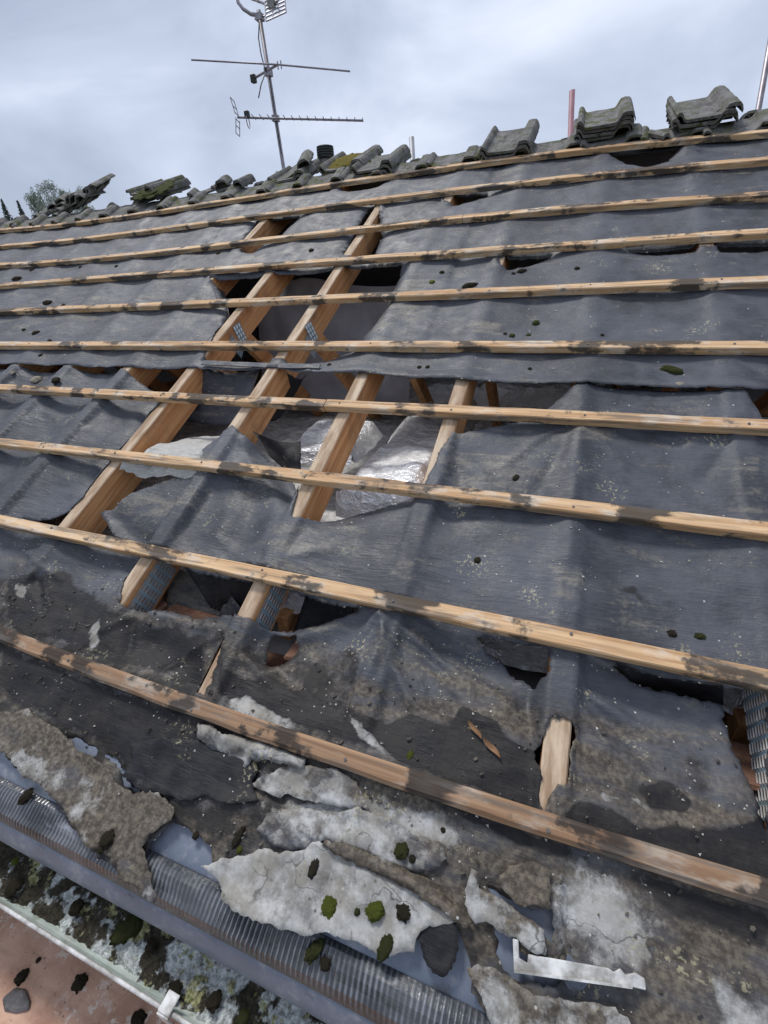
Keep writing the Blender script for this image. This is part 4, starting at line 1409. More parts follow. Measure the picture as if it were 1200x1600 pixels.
def scrap(name, poly, mat, label, seed, lift=0.004, h=0.010, curl=0.010, thick=0.0016, fold=(), group=None, drop=0.0):
    ou = ragged(px_poly(poly), 0.005, 0.0038, seed)
    lo, hi = ou.min(0), ou.max(0)
    gx, gyy = np.meshgrid(np.arange(lo[0], hi[0], h), np.arange(lo[1], hi[1], h))
    pts = np.stack([gx.ravel(), gyy.ravel()], 1) + rng.uniform(-h * .2, h * .2, (gx.size, 2))
    pts = pts[pip(pts, ou)]
    pts = pts[dist(pts, ou) > h * 0.4]
    vs = [Vector((float(a), float(b))) for a, b in np.concatenate([ou, pts])]
    ed = [(i, (i + 1) % len(ou)) for i in range(len(ou))]
    rv, re, rf, *_ = delaunay_2d_cdt(vs, ed, [], 0, 1e-6)
    uv = np.array([(a.x, a.y) for a in rv]); F = np.array(rf)
    F = F[pip(uv[F].mean(1), ou)]
    used = np.unique(F); remap = -np.ones(len(uv), int); remap[used] = np.arange(len(used))
    uv = uv[used]; F = remap[F]
    d = dist(uv, ou)
    fold_w = np.zeros(len(uv))
    for line, amp, wid in fold:
        q = np.array(px_poly(line))
        fold_w += amp * np.exp(-(dist(uv, q, closed=False) / wid) ** 2)
    m = MB()
    for (u, v), dd, fw in zip(uv, d, fold_w):
        base = -0.006 if v > -0.25 else max(-0.006 - (-0.25 - v) * drop, -0.05)
        cu = curl * math.exp(-dd / 0.014) * max(0, 0.25 + 1.1 * nz(u * 11, v * 11, seed))
        base = max(base, surf_w(u, v) + .0015)
        m.v.append(W(u, v, base + lift * .6 + cu + fw + 0.005 * fbm(u * 10, v * 14, seed, 3) + .0012 * fbm(u * 45, v * 70, seed, 2)))
    m.f = [tuple(int(x) for x in f) for f in F]
    lev = {'scrap_brown': (.30, .05, .80, .35), 'scrap_pale': (.70, 0, .5, .4), 'scrap_grey': (.50, .1, .5, .3), 'scrap_dark': (.05, .80, .2, .2), 'scrap_tan': (.52, 0, .85, .6)}[mat]
    at = {}
    for nm, lv, k in zip(('pale', 'dark', 'brown', 'dusty'), lev, range(4)):
        at[nm] = [lv + (.16 if mat == 'scrap_pale' else .30) * fbm(u * 5.5, v * 7, seed + 3 * k, 3) for u, v in uv]
    o = m.build(name, MAT['felt'], smooth=True, attrs=at)
    sm = o.modifiers.new('thickness', 'SOLIDIFY'); sm.thickness = thick; sm.offset = 1
    return tag(o, label, 'felt scrap', group)

scrap('felt_scrap', [(0, 1112), (40, 1108), (70, 1125), (95, 1142), (118, 1168), (145, 1182), (168, 1200), (184, 1226), (212, 1240), (236, 1234), (262, 1246), (276, 1262), (272, 1282), (240, 1304), (228, 1322), (230, 1352), (234, 1378), (243, 1398), (236, 1412), (222, 1406), (212, 1388), (190, 1378), (184, 1356), (160, 1330), (140, 1328), (118, 1296), (98, 1262), (70, 1232), (36, 1212), (22, 1188), (0, 1170), (-40, 1140)],
      'scrap_brown', 'large brown-grey felt scrap curling over the ribbed eaves roll', 11, lift=.006, curl=.014, drop=.1)
scrap('felt_scrap', [(318, 1350), (348, 1344), (380, 1336), (418, 1326), (440, 1332), (470, 1328), (500, 1314), (540, 1336), (600, 1366), (650, 1390), (700, 1418), (716, 1440), (668, 1448), (650, 1466), (648, 1488), (622, 1486), (598, 1500), (574, 1478), (545, 1468), (512, 1456), (480, 1462), (440, 1448), (405, 1436), (372, 1424), (350, 1404), (344, 1376), (330, 1364)],
      'scrap_pale', 'broad pale grey felt scrap with moss clumps lying on it', 12, lift=.007, curl=.012)
scrap('felt_scrap', [(206, 1162), (250, 1152), (312, 1156), (345, 1168), (395, 1180), (404, 1205), (392, 1222), (408, 1252), (360, 1258), (322, 1244), (285, 1252), (252, 1240), (218, 1234), (194, 1212), (204, 1192)],
      'scrap_dark', 'near-black felt scrap speckled white below the rotten batten', 13, lift=.007, curl=.008)
scrap('felt_scrap', [(312, 1132), (334, 1134), (350, 1148), (400, 1156), (445, 1170), (482, 1186), (478, 1202), (440, 1192), (396, 1188), (384, 1200), (352, 1178), (322, 1166), (311, 1152)],
      'scrap_grey', 'rolled light grey felt strip tucked under the rotten batten', 14, lift=.008, curl=.006, fold=[([(320, 1142), (400, 1172), (470, 1194)], .016, .014)])
scrap('felt_scrap', [(396, 1226), (408, 1214), (440, 1200), (476, 1196), (515, 1200), (560, 1222), (574, 1250), (577, 1266), (540, 1262), (500, 1256), (452, 1244), (440, 1250), (412, 1236)],
      'scrap_grey', 'light grey felt scrap with torn front edge beside the rolled strip', 15, lift=.010, curl=.008)
scrap('felt_scrap', [(402, 1296), (420, 1268), (470, 1262), (520, 1272), (560, 1262), (600, 1274), (640, 1300), (690, 1318), (700, 1345), (664, 1366), (610, 1352), (560, 1330), (505, 1312), (486, 1326), (455, 1336), (425, 1318)],
      'scrap_grey', 'creased grey felt scrap just above the broad pale scrap', 16, lift=.006, curl=.007, fold=[([(470, 1290), (560, 1310), (690, 1352)], .006, .012)])
scrap('felt_scrap', [(682, 1409), (708, 1424), (717, 1448), (716, 1482), (706, 1512), (694, 1524), (676, 1520), (662, 1496), (650, 1462), (657, 1432), (666, 1414)],
      'scrap_dark', 'dark leaf-shaped felt scrap on the blue-grey tray', 17, lift=.008, curl=.006)
scrap('felt_scrap', [(736, 1356), (744, 1362), (750, 1384), (790, 1408), (826, 1436), (850, 1452), (852, 1490), (832, 1492), (806, 1466), (790, 1462), (760, 1440), (742, 1444), (726, 1412), (730, 1384)],
      'scrap_tan', 'pointed buff felt scrap above the white plastic strip', 18, lift=.008, curl=.008)
scrap('felt_scrap', [(731, 1512), (748, 1506), (768, 1512), (800, 1528), (845, 1552), (880, 1562), (930, 1562), (960, 1576), (1000, 1610), (1020, 1680), (860, 1690), (806, 1636), (770, 1598), (752, 1556), (736, 1538)],
      'scrap_tan', 'buff felt scrap at the bottom edge below the white plastic strip', 19, lift=.008, curl=.010)
scrap('felt_scrap', [(560, 1328), (600, 1340), (660, 1372), (712, 1408), (740, 1440), (728, 1450), (690, 1420), (640, 1388), (580, 1356), (505, 1322), (510, 1310)],
      'scrap_brown', 'narrow brown folded felt strip between the two grey scraps', 20, lift=.009, curl=.004, fold=[([(520, 1318), (640, 1378), (730, 1444)], .012, .010)])
scrap('felt_scrap', [(795, 1352), (840, 1346), (858, 1360), (862, 1392), (858, 1418), (815, 1412), (790, 1395), (776, 1378)],
      'scrap_brown', 'small brown felt scrap beside the pale stained felt', 21, lift=.007, curl=.006)


# white plastic strip, an L shaped length of trim
m = MB()
pl = px_poly([(801, 1466), (810, 1468), (811, 1496), (824, 1504), (825, 1490), (950, 1512), (958, 1518), (968, 1512), (976, 1522), (992, 1519), (1006, 1528), (1008, 1546), (990, 1542), (803, 1517)])
pl = [W(u, v, 0.006) for u, v in pl]
n = len(pl)
m.v = pl + [p - wdir * 0.006 for p in pl]
m.f = [tuple(range(n)), tuple(reversed(range(n, 2 * n)))] + [(i, i + n, (i + 1) % n + n, (i + 1) % n) for i in range(n)]
strip = tag(m.build('plastic_strip', MAT['whiteplastic'], bevel=.001), 'broken white plastic trim strip with a hooked left end', 'trim strip')
m = MB()
a, b = P(803, 1517), P(985, 1542)
p0, p1 = W(a[0], a[1], 0.0065), W(b[0], b[1], 0.0065)
m.frame_box(p0, p1 - p0, vdir * 0.003, wdir * 0.006)
m.build('edge_bead', MAT['whiteplastic'], strip)

# ---------------------------------------------------------------- concrete roof tiles
def tile_mesh(name, length=0.42, seed=0):
    prof = [(0.0, 0.026), (0.010, 0.034), (0.022, 0.033), (0.034, 0.022), (0.044, 0.005), (0.058, 0.0), (0.11, 0.0), (0.17, 0.0), (0.222, 0.0), (0.232, 0.006), (0.244, 0.024), (0.254, 0.037), (0.280, 0.041), (0.306, 0.038), (0.318, 0.026), (0.330, 0.004)]
    th = 0.013
    ny = 8
    m = MB()
    for j in range(ny + 1):
        y = length * j / ny
        for x, z in prof:
            m.v.append(Vector((x - .165 + .003 * nz(x * 30, y * 30, seed), y + (0.006 * nz(x * 40, seed, 3) if j in (0, ny) else 0), z + th + .002 * nz(x * 25, y * 25, seed))))
        for x, z in reversed(prof):
            m.v.append(Vector((x - .165, y + (0.006 * nz(x * 40, seed, 3) if j in (0, ny) else 0), z * 0.93)))
    n = 2 * len(prof)
    for j in range(ny):
        for k in range(n):
            k2 = (k + 1) % n
            m.f.append((j * n + k, j * n + k2, (j + 1) * n + k2, (j + 1) * n + k))
    np_ = len(prof)
    for j, flip in ((0, False), (ny, True)):
        for k in range(np_ - 1):
            f = (j * n + k, j * n + k + 1, j * n + n - 2 - k, j * n + n - 1 - k)
            m.f.append(f if not flip else tuple(reversed(f)))
    for yb in (length * .35, length * .72):
        o = len(m.v)
        for x, z in prof:
            m.v += [Vector((x - .165, yb, z * .93 + .002)), Vector((x - .165, yb, -.004))]
        for k in range(len(prof) - 1):
            m.f.append((o + 2 * k, o + 2 * k + 1, o + 2 * k + 3, o + 2 * k + 2))
    me = bpy.data.meshes.new(name)
    me.from_pydata([tuple(v) for v in m.v], [], m.f)
    me.materials.append(MAT['tile'])
    me.update()
    return me

TM = [tile_mesh('roof_tile', 0.42, s) for s in (1, 2, 3, 4)]
TS = [tile_mesh('cut_roof_tile', 0.15, s) for s in (5, 6, 7)]
rt = random.Random(21)

def put(me, name, M_, parent=None):
    o = bpy.data.objects.new(name, me)
    COL.objects.link(o)
    if parent is not None:
        o.parent = parent
        o.matrix_parent_inverse = Matrix.Identity(4)
        o.matrix_local = Matrix.Translation(-Vector(parent['_w'])) @ M_
    else:
        o.matrix_world = M_
    return o

# the top course still in place above the uppermost batten
u = -5.5
while u < 2.6:
    v = bat_v[9](u) + 0.026 + rt.uniform(-.008, .010)
    M_ = A @ Matrix.Translation((u, v, 0.006 + rt.uniform(0, .006))) @ Matrix.Rotation(rt.uniform(-.05, .05), 4, 'Z') @ Matrix.Rotation(0.03, 4, 'X') @ Matrix.Diagonal((.95, 1, .72, 1))
    if not (-0.05 < u < 0.12):
        put(rt.choice(TS), 'course_tile', M_, roof)
    u += 0.285 + rt.uniform(-.012, .012)
# far slope tiles just over the ridge
bs = Matrix.Translation((0, ridge_y, ridge_z)) @ Matrix.Rotation(-PITCH, 4, 'X')
u = -5.5
while u < 2.6:
    M_ = bs @ Matrix.Translation((u, 0.0, -0.020 + rt.uniform(0, .006))) @ Matrix.Rotation(math.pi + rt.uniform(-.03, .03), 4, 'Z') @ Matrix.Translation((0, -0.41, 0))
    put(rt.choice(TM), 'course_tile', M_, roof)
    u += 0.295

# stacks of stripped tiles on the ridge
def stack(px, py, n, label_top, label_rest, tilt=-.05, yaw=0.0, seed=0, lean=0.0, dz=0.021, roll=0.0, v_in=0.0, z0=0.045, fan=0.0, cat='roof tile'):
    r = random.Random(seed)
    u, v = P(px, py, 0.03)
    v += v_in
    grp = 'stripped tiles stacked on the ridge'
    for k in range(n):
        M_ = (A @ Matrix.Translation((u + lean * k + r.uniform(-.010, .010), v + fan * k + r.uniform(-.008, .008), z0 + dz * k))
              @ Matrix.Rotation(yaw + r.uniform(-.04, .04), 4, 'Z') @ Matrix.Rotation(roll + r.uniform(-.02, .02), 4, 'Y') @ Matrix.Rotation(tilt + r.uniform(-.012, .012), 4, 'X') @ Matrix.Diagonal((.86, .95, .95, 1)))
        o = put(r.choice(TM), 'roof_tile', M_)
        tag(o, label_top if k == n - 1 else label_rest, cat, grp)

stack(942, 219, 4, 'topmost mossy tile of the stack right of the red scaffold pole', 'one of the tiles under the topmost, stack right of the red scaffold pole', seed=1, tilt=-.10, yaw=.03, z0=.032, dz=.018)
stack(1096, 204, 3, 'topmost grey tile of the stack beside the long leaning pole', 'one of the tiles under the topmost, stack beside the long leaning pole', seed=2, tilt=-.085, yaw=.05, lean=.005, z0=.030, dz=.020)
stack(788, 245, 2, 'uppermost tile of the low stack left of the red scaffold pole', 'lower tile of the low stack left of the red scaffold pole', seed=3, tilt=-.03, yaw=-.02, z0=.022)
stack(580, 271, 2, 'top tile of the stack right of the mossy tile mound', 'lower tile of the stack right of the mossy tile mound', seed=4, tilt=-.11, yaw=-.05, lean=.004, z0=.018)
stack(446, 283, 2, 'upper flat tile stacked at the aerial mast foot', 'lower flat tile stacked at the aerial mast foot', seed=5, tilt=-.14, yaw=.12, z0=.004)
stack(226, 314, 3, 'top tile of the flat mossy stack right of the leaning heap', 'one of the lower tiles, flat mossy stack right of the leaning heap', seed=7, tilt=-.16, yaw=-.10, dz=.026, z0=.02)

# a tile leaning on the stack at the mast foot
u, v = P(452, 283, 0.02)
M_ = A @ Matrix.Translation((u + .0, v + .03, 0.028)) @ Matrix.Rotation(.4, 4, 'Z') @ Matrix.Rotation(-.25, 4, 'Y') @ Matrix.Rotation(-.12, 4, 'X')
tag(put(TM[1], 'roof_tile', M_), 'tile leaning across the stack at the aerial mast foot', 'roof tile', 'stripped tiles stacked on the ridge')
# the slumped, leaning heap on the left
r = random.Random(9)
for k in range(10):
    u, v = P(56 + k * 8.2 + r.uniform(-3, 3), 339 - k * 1.7, 0.02)
    M_ = (A @ Matrix.Translation((u + .05, v + .05 + r.uniform(-.05, .05), 0.004 + 0.006 * k + r.uniform(0, .010))) @ Matrix.Rotation(.55 + r.uniform(-.30, .30), 4, 'Z')
          @ Matrix.Rotation(-.10 - .022 * k + r.uniform(-.10, .10), 4, 'Y') @ Matrix.Rotation(-.17 + r.uniform(-.10, .06), 4, 'X') @ Matrix.Diagonal((.9, .95, .8, 1)))
    tag(put(r.choice(TM), 'roof_tile', M_), 'rightmost, highest tile of the slumped leaning heap' if k == 9 else 'one of the tiles slumped behind the highest in the leaning heap', 'roof tile', 'stripped tiles in the slumped heap')
# low broken pieces between
for (px, py, yw, lb) in ((322, 303, .3, 'low loose tile lying between the mossy stack and the mast'), (352, 299, -.2, 'second low loose tile, nearer the aerial mast'), (1088, 207, .5, 'loose tile propped before the stack beside the long leaning pole')):
    u, v = P(px, py, .03)
    M_ = A @ Matrix.Translation((u, v + .03, 0.022)) @ Matrix.Rotation(yw, 4, 'Z') @ Matrix.Rotation(-.08, 4, 'Y') @ Matrix.Rotation(-.10, 4, 'X')
    tag(put(rt.choice(TS), 'tile_piece', M_), lb, 'roof tile')

# ---------------------------------------------------------------- moss
def clump_mesh(name, mat, seed, sub=3, flat=0.75):
    bm = bmesh.new()
    bmesh.ops.create_icosphere(bm, subdivisions=sub, radius=1.0)
    for v in bm.verts:
        n = v.co.normalized()
        k = 1 + 0.24 * fbm(n.x * 1.5, n.y * 1.5, n.z * 1.5 + seed, 2) + 0.20 * fbm(n.x * 4, n.y * 4, n.z * 4 + seed, 2) + 0.20 * (abs(nz(n.x * 9, n.y * 9, n.z * 9 + seed)) - .2)
        v.co = Vector((n.x * k, n.y * k, max(-0.25, n.z * k) * flat))
    r_ = random.Random(int(seed * 10))
    for _ in range(7):
        a = r_.uniform(0, 6.283); d = r_.uniform(.88, 1.08); q = r_.uniform(.12, .30)
        g_ = bmesh.ops.create_icosphere(bm, subdivisions=2, radius=1.0)
        for v in g_['verts']:
            n = v.co.copy()
            v.co = Vector((d * math.cos(a), d * math.sin(a), -.05)) + n * q * (1 + .5 * nz(n.x * 3 + a, n.y * 3, n.z * 3))
    me = bpy.data.meshes.new(name)
    bm.to_mesh(me); bm.free()
    me.materials.append(MAT[mat])
    me.polygons.foreach_set('use_smooth', [True] * len(me.polygons))
    return me
CL = {k: [clump_mesh('moss_clump', 'moss_' + k, s * 3.7 + 10 * i, 4) for s in range(4)] for i, k in enumerate(('dark', 'green', 'mid'))}

def sheet_w(u, v):
    best, bw = 1e9, -0.01
    for uv, w in ((uv_u, w_u), (uv_ml, w_ml), (uv_mr, w_mr), (uv_l, w_l)):
        d = (uv[:, 0] - u) ** 2 + (uv[:, 1] - v) ** 2
        i = int(np.argmin(d))
        if d[i] < best: best, bw = d[i], float(w[i])
    return bw

mi = 0
def moss(px, py, wpx, kind, label, elong=1.0, ang=0.0, group=None, on=None):
    global mi
    mi += 1
    if on is None:
        u, v = P(px, py, -.01)
        w = sheet_w(u, v)
        u, v = P(px, py, w + .005)
        w = sheet_w(u, v)
        pos = W(u, v, w)
        depth = (np.array([u, v, w]) - CAM_UVW) @ RC[2]
        Mb = A.to_3x3().to_4x4()
    elif on == 'scrap':
        u, v = P(px, py, .004)
        pos = W(u, v, 0.004); depth = (np.array([u, v, .004]) - CAM_UVW) @ RC[2]; Mb = A.to_3x3().to_4x4()
    elif on == 'tray':
        u, v = P(px, py, -.016)
        pos = W(u, v, -.017 if v > -.26 else -.010); depth = (np.array([u, v, 0]) - CAM_UVW) @ RC[2]; Mb = A.to_3x3().to_4x4()
    else:
        pos = Zp(px, py, on)
        q = AI @ pos
        depth = (np.array(q) - CAM_UVW) @ RC[2]; Mb = Matrix.Identity(4)
    s = wpx * depth / FPX * 0.42
    M_ = Matrix.Translation(pos) @ Mb @ Matrix.Rotation(ang, 4, 'Z') @ Matrix.Diagonal((s * elong, s / math.sqrt(elong), s * 0.8, 1))
    o = put(CL[kind][mi % 4], 'moss_clump', M_)
    return tag(o, label, 'moss', group)

S_ = 'scrap'
moss(490, 1360, 22, 'dark', 'dark oblong moss clump alone on the upper pale scrap', 1.5, 1.5, on=S_)
moss(515, 1418, 30, 'green', 'bright green moss clump, leftmost of the row on the pale scrap', on=S_)
moss(557, 1423, 15, 'mid', 'smallest moss clump in the row on the pale scrap', on=S_)
moss(586, 1424, 29, 'green', 'green and brown moss clump third in the row on the pale scrap', 1.2, .4, on=S_)
moss(630, 1426, 25, 'dark', 'brown moss clump right end of the row on the pale scrap', on=S_)
moss(628, 1330, 25, 'mid', 'olive moss clump on the creased grey scrap', on=S_)
moss(644, 1342, 12, 'dark', 'tiny dark moss crumb beside the olive clump on the creased scrap', on=S_)
moss(602, 1482, 28, 'mid', 'olive moss hanging on the front edge of the pale scrap', 1.4, 1.3, on=S_)
moss(493, 1484, 26, 'mid', 'dark olive moss clump on the tray against the ribbed roll', 1.5, 1.0, on='tray')
moss(510, 1505, 20, 'dark', 'blackish moss lump on the tray below the dark olive clump', on='tray')
moss(44, 1245, 22, 'dark', 'black moss clump at the left end of the tray by the ribbed roll', 1.3, 1.2, on='tray')
moss(168, 1312, 26, 'dark', 'black moss clump on the lower end of the large brown scrap', on=S_)
moss(157, 1328, 12, 'dark', 'small black moss crumb next to the clump on the brown scrap', on=S_)
moss(371, 1308, 20, 'dark', 'long dark moss streak on the brown felt left of the pale scrap', 2.0, 1.4)
moss(372, 1328, 11, 'green', 'small green tip at the foot of the long dark moss streak')
moss(304, 1306, 12, 'dark', 'dark crumb on the felt edge over the exposed tray')
moss(640, 1180, 12, 'green', 'small bright green shoot above the rotten batten', 1.3, 1.4)
moss(692, 1297, 9, 'dark', 'dark crumb just below the rotten batten')
moss(1051, 577, 24, 'mid', 'long olive moss clump on the felt hem at right', 1.6, -.5)
moss(675, 440, 11, 'green', 'green moss clump highest on the upper right felt')
moss(690, 424, 9, 'dark', 'dark moss crumb just above the highest green clump')
moss(816, 422, 13, 'dark', 'dark moss clump on the upper right felt beside the slit', 1.3, .3)
moss(802, 426, 8, 'dark', 'little dark crumb left of the clump beside the slit')
moss(735, 445, 18, 'dark', 'spread dark crumbs of moss resting against the sixth batten', 1.6, .2)
moss(902, 418, 9, 'dark', 'lone dark crumb on the upper felt right of the slit')
moss(838, 503, 13, 'mid', 'olive moss clump, highest of the four on the felt above the hem')
moss(800, 523, 11, 'mid', 'olive moss clump, lower left of the four above the hem')
moss(826, 522, 9, 'mid', 'olive moss crumb, lower right of the four above the hem')
moss(789, 520, 7, 'dark', 'dark crumb, leftmost of the four above the hem')
moss(941, 522, 7, 'dark', 'lone dark crumb above the hem to the right')
moss(655, 572, 8, 'dark', 'left one of two dark crumbs on the felt hem')
moss(668, 572, 8, 'dark', 'right one of two dark crumbs on the felt hem')
moss(828, 574, 7, 'dark', 'single dark crumb at the middle of the felt hem')
moss(514, 569, 9, 'dark', 'dark crumb on the hem right of the big hole')
moss(806, 745, 12, 'dark', 'dark moss crumb on the right felt between two battens', 1.3, 1.3)
moss(746, 874, 12, 'dark', 'dark moss crumb on the broad middle felt')
moss(1051, 989, 14, 'dark', 'left of the two moss clumps low on the middle felt')
moss(1096, 993, 14, 'mid', 'right, greener of the two moss clumps low on the middle felt', 1.3, 0)
moss(50, 421, 9, 'dark', 'dark moss crumb high on the left felt')
moss(26, 435, 14, 'dark', 'dark moss clump on the far left felt, largest there', 1.5, 0)
moss(125, 417, 7, 'dark', 'lone small crumb on the left felt below the third batten')
moss(182, 416, 7, 'dark', 'small crumb on the left felt, furthest right up there')
moss(72, 471, 13, 'dark', 'dark moss clump on the left felt between upper battens', 1.4, .3)
moss(98, 476, 7, 'dark', 'crumb just right of the clump between upper battens')
moss(55, 519, 12, 'dark', 'dark moss clump on the left felt above the middle batten', 1.4, .4)
moss(36, 514, 7, 'dark', 'crumb left of the clump above the middle batten')
moss(75, 530, 8, 'dark', 'crumb below right of the clump above the middle batten')
moss(62, 554, 8, 'dark', 'crumb on the left felt strip under the middle batten')
moss(85, 593, 15, 'dark', 'dark moss clump on the left felt beside the pale mortar lump')
moss(486, 390, 10, 'dark', 'dark crumb on the felt between the two upper bare rafters')
moss(341, 395, 8, 'dark', 'dark crumb left of the upper bare rafter end')
moss(200, 1452, 42, 'mid', 'biggest dark green moss clump lying in the gutter', 1.3, 1.0, on=gz - .022)
moss(272, 1548, 26, 'dark', 'brown moss clump in the gutter near the white bracket', on=gz - .02)
moss(120, 1418, 24, 'dark', 'brown moss clump in the gutter left of the biggest clump', on=gz - .02)
moss(22, 1386, 26, 'dark', 'brown moss clump at the left end of the gutter', on=gz - .02)
moss(335, 1565, 26, 'dark', 'blackish moss clump in the gutter beyond the bracket', on=gz - .018)
moss(235, 1478, 18, 'dark', 'small dark clump in the gutter right of the biggest clump', on=gz - .016)
moss(24, 1346, 13, 'green', 'green moss tuft in the gutter by the apron at left', on=gz - .010)
moss(380, 1590, 22, 'mid', 'olive moss clump in the gutter at the bottom edge', on=gz - .012)
moss(34, 1527, 20, 'dark', 'dark crumb on the plywood above the slate shard', on=pz + .001)
moss(124, 1536, 24, 'dark', 'dark crumb on the plywood close under the gutter', on=pz + .001)
moss(216, 1594, 26, 'dark', 'dark crumb on the plywood at the bottom edge', on=pz + .001)
moss(60, 1500, 8, 'dark', 'tiny crumb on the plywood near the gutter', on=pz + .001)

# yellow-green moss mound over a tile pair behind the top course
u, v = P(528, 268, .03)
md = thing('mossy_mound', 'tile pile overgrown with yellow and green moss beside the vent pipe', 'moss', tuple(W(u, v + .05, .03)))
for k in range(2):
    put(TM[k], 'roof_tile', A @ Matrix.Translation((u + .02 * k, v + .01, .005 + .022 * k)) @ Matrix.Rotation(-.12, 4, 'X'), md)
put(clump_mesh('moss_cover', 'moss_yellow', 3.3, 4, 0.5), 'moss_cover', A @ Matrix.Translation((u + .01, v + .15, .020)) @ Matrix.Diagonal((.15, .15, .055, 1)), md)
put(clump_mesh('moss_cover', 'moss_mid', 5.3, 4, 0.5), 'moss_cover', A @ Matrix.Translation((u + .10, v + .10, .018)) @ Matrix.Diagonal((.09, .12, .05, 1)), md)
u, v = P(226, 300, .10)
tag(put(clump_mesh('moss_clump', 'moss_mid', 8.3, 4, 0.5), 'moss_clump', A @ Matrix.Translation((u, v + .1, .075)) @ Matrix.Diagonal((.17, .15, .035, 1))), 'mat of green moss on the flat mossy tile stack', 'moss')

# mortar lumps and the slate shard
def lump(px, py, wpx, label, mat='stone', on=None, flat=.5):
    me = clump_mesh('mortar_lump', 'moss_dark', random.random() * 9, 2, flat)
    me.materials.clear(); me.materials.append(MAT[mat])
    me.polygons.foreach_set('use_smooth', [False] * len(me.polygons))
    if on is None:
        u, v = P(px, py, -.01); w = sheet_w(u, v); u, v = P(px, py, w); pos = W(u, v, w)
        depth = (np.array([u, v, w]) - CAM_UVW) @ RC[2]; Mb = A.to_3x3().to_4x4()
    else:
        pos = Zp(px, py, on); depth = (np.array(AI @ pos) - CAM_UVW) @ RC[2]; Mb = Matrix.Identity(4)
    s = wpx * depth / FPX * .42
    return tag(put(me, 'mortar_lump', Matrix.Translation(pos) @ Mb @ Matrix.Diagonal((s, s * .8, s, 1))), label, 'rubble')
lump(57, 593, 22, 'buff mortar lump on the left felt beside a dark moss clump')
lump(19, 583, 10, 'small pale stone at the far left of the middle felt')
lump(1062, 601, 17, 'buff mortar crumb on the hem edge at right')
lump(1044, 658 - 110, 8, 'tiny pale chip above the hem at right')
m = MB()
c = Zp(28, 1566, pz)
ol = [(x * .75, y * .75) for x, y in [(-.055, -.012), (-.040, .020), (.0, .030), (.040, .016), (.055, .0), (.020, -.020), (-.020, -.028)]]
top = [(x * .8, y * .7) for x, y in ol]
m.v = [c + Vector((x, y, .001)) for x, y in ol] + [c + Vector((x + .003, y, .012 + .005 * math.sin(i))) for i, (x, y) in enumerate(top)]
n = len(ol)
m.f = [tuple(reversed(range(n)))] + [(i, (i + 1) % n, (i + 1) % n + n, i + n) for i in range(n)] + [tuple(range(n, 2 * n))]
tag(m.build('slate_shard', MAT['slate'], bevel=.003), 'grey wedge of broken slate on the plywood', 'slate')

# crumbs and chips over everything
m = MB()
r = random.Random(77)
srcs = [(uv_u, w_u, 420, .004), (uv_ml, w_ml, 120, .0035), (uv_mr, w_mr, 420, .003), (uv_l, w_l, 2100, .0024), (uv_l, w_l, 50, .0040)]
for uv, w, n, s0 in srcs:
    sel = np.where((uv[:, 0] > -3.2) & (uv[:, 0] < 1.9))[0]
    for _ in range(n):
        i = int(sel[r.randrange(len(sel))])
        if fbm(uv[i, 0] * 4, uv[i, 1] * 4, 3) < -0.05 + 0.3 * r.random() - .25: continue
        p = W(float(uv[i, 0]), float(uv[i, 1]), float(w[i]) + .0005)
        s = s0 * r.uniform(.35, 1.25) ** 1.3
        a = Vector((r.gauss(0, 1), r.gauss(0, 1), 0)).normalized(); b = a.cross(Vector((0, 0, 1)))
        k = len(m.v)
        m.v += [p + a * s * r.uniform(.6, 1.6), p - a * s * .7 + b * s * .8, p - a * s * .7 - b * s * r.uniform(.5, 1.2), p + Vector((0, 0, s * r.uniform(.5, 1.0)))]
        m.f += [(k, k + 1, k + 3), (k + 1, k + 2, k + 3), (k + 2, k, k + 3), (k, k + 2, k + 1)]
tag(m.build('mortar_crumbs', MAT['debris'], base=tuple(W(0, 0, 0))), 'pale crumbs of mortar and lichen scattered over the felt', 'debris', kind='stuff')
m = MB()
r = random.Random(78)
sel = np.where((uv_l[:, 0] > -1.6) & (uv_l[:, 0] < 1.7) & (uv_l[:, 1] < .22))[0]
for _ in range(520):
    i = int(sel[r.randrange(len(sel))])
    p = W(float(uv_l[i, 0]), float(uv_l[i, 1]), float(w_l[i]) + .001 + .004 * r.random())
    s = r.uniform(.002, .0085) * r.uniform(.5, 1)
    n = 5; a0 = r.uniform(0, 6.28)
    tl = Vector((r.gauss(0, .25), r.gauss(0, .25), 1)).normalized()
    e1 = tl.orthogonal().normalized(); e2 = tl.cross(e1)
    k = len(m.v)
    for q in range(n):
        a = a0 + 6.283 * q / n; rr = s * r.uniform(.5, 1.3)
        m.v.append(p + e1 * math.cos(a) * rr + e2 * math.sin(a) * rr * .6 + tl * .0012)
    for q in range(n):
        m.v.append(m.v[k + q] - tl * .0022)
    m.f.append(tuple(k + q for q in range(n)))
    m.f += [(k + q, k + n + q, k + n + (q + 1) % n, k + (q + 1) % n) for q in range(n)]
tag(m.build('felt_flakes', MAT['flake'], base=tuple(W(0, 0, 0))), 'dark flakes of broken felt littering the eaves', 'debris', kind='stuff')
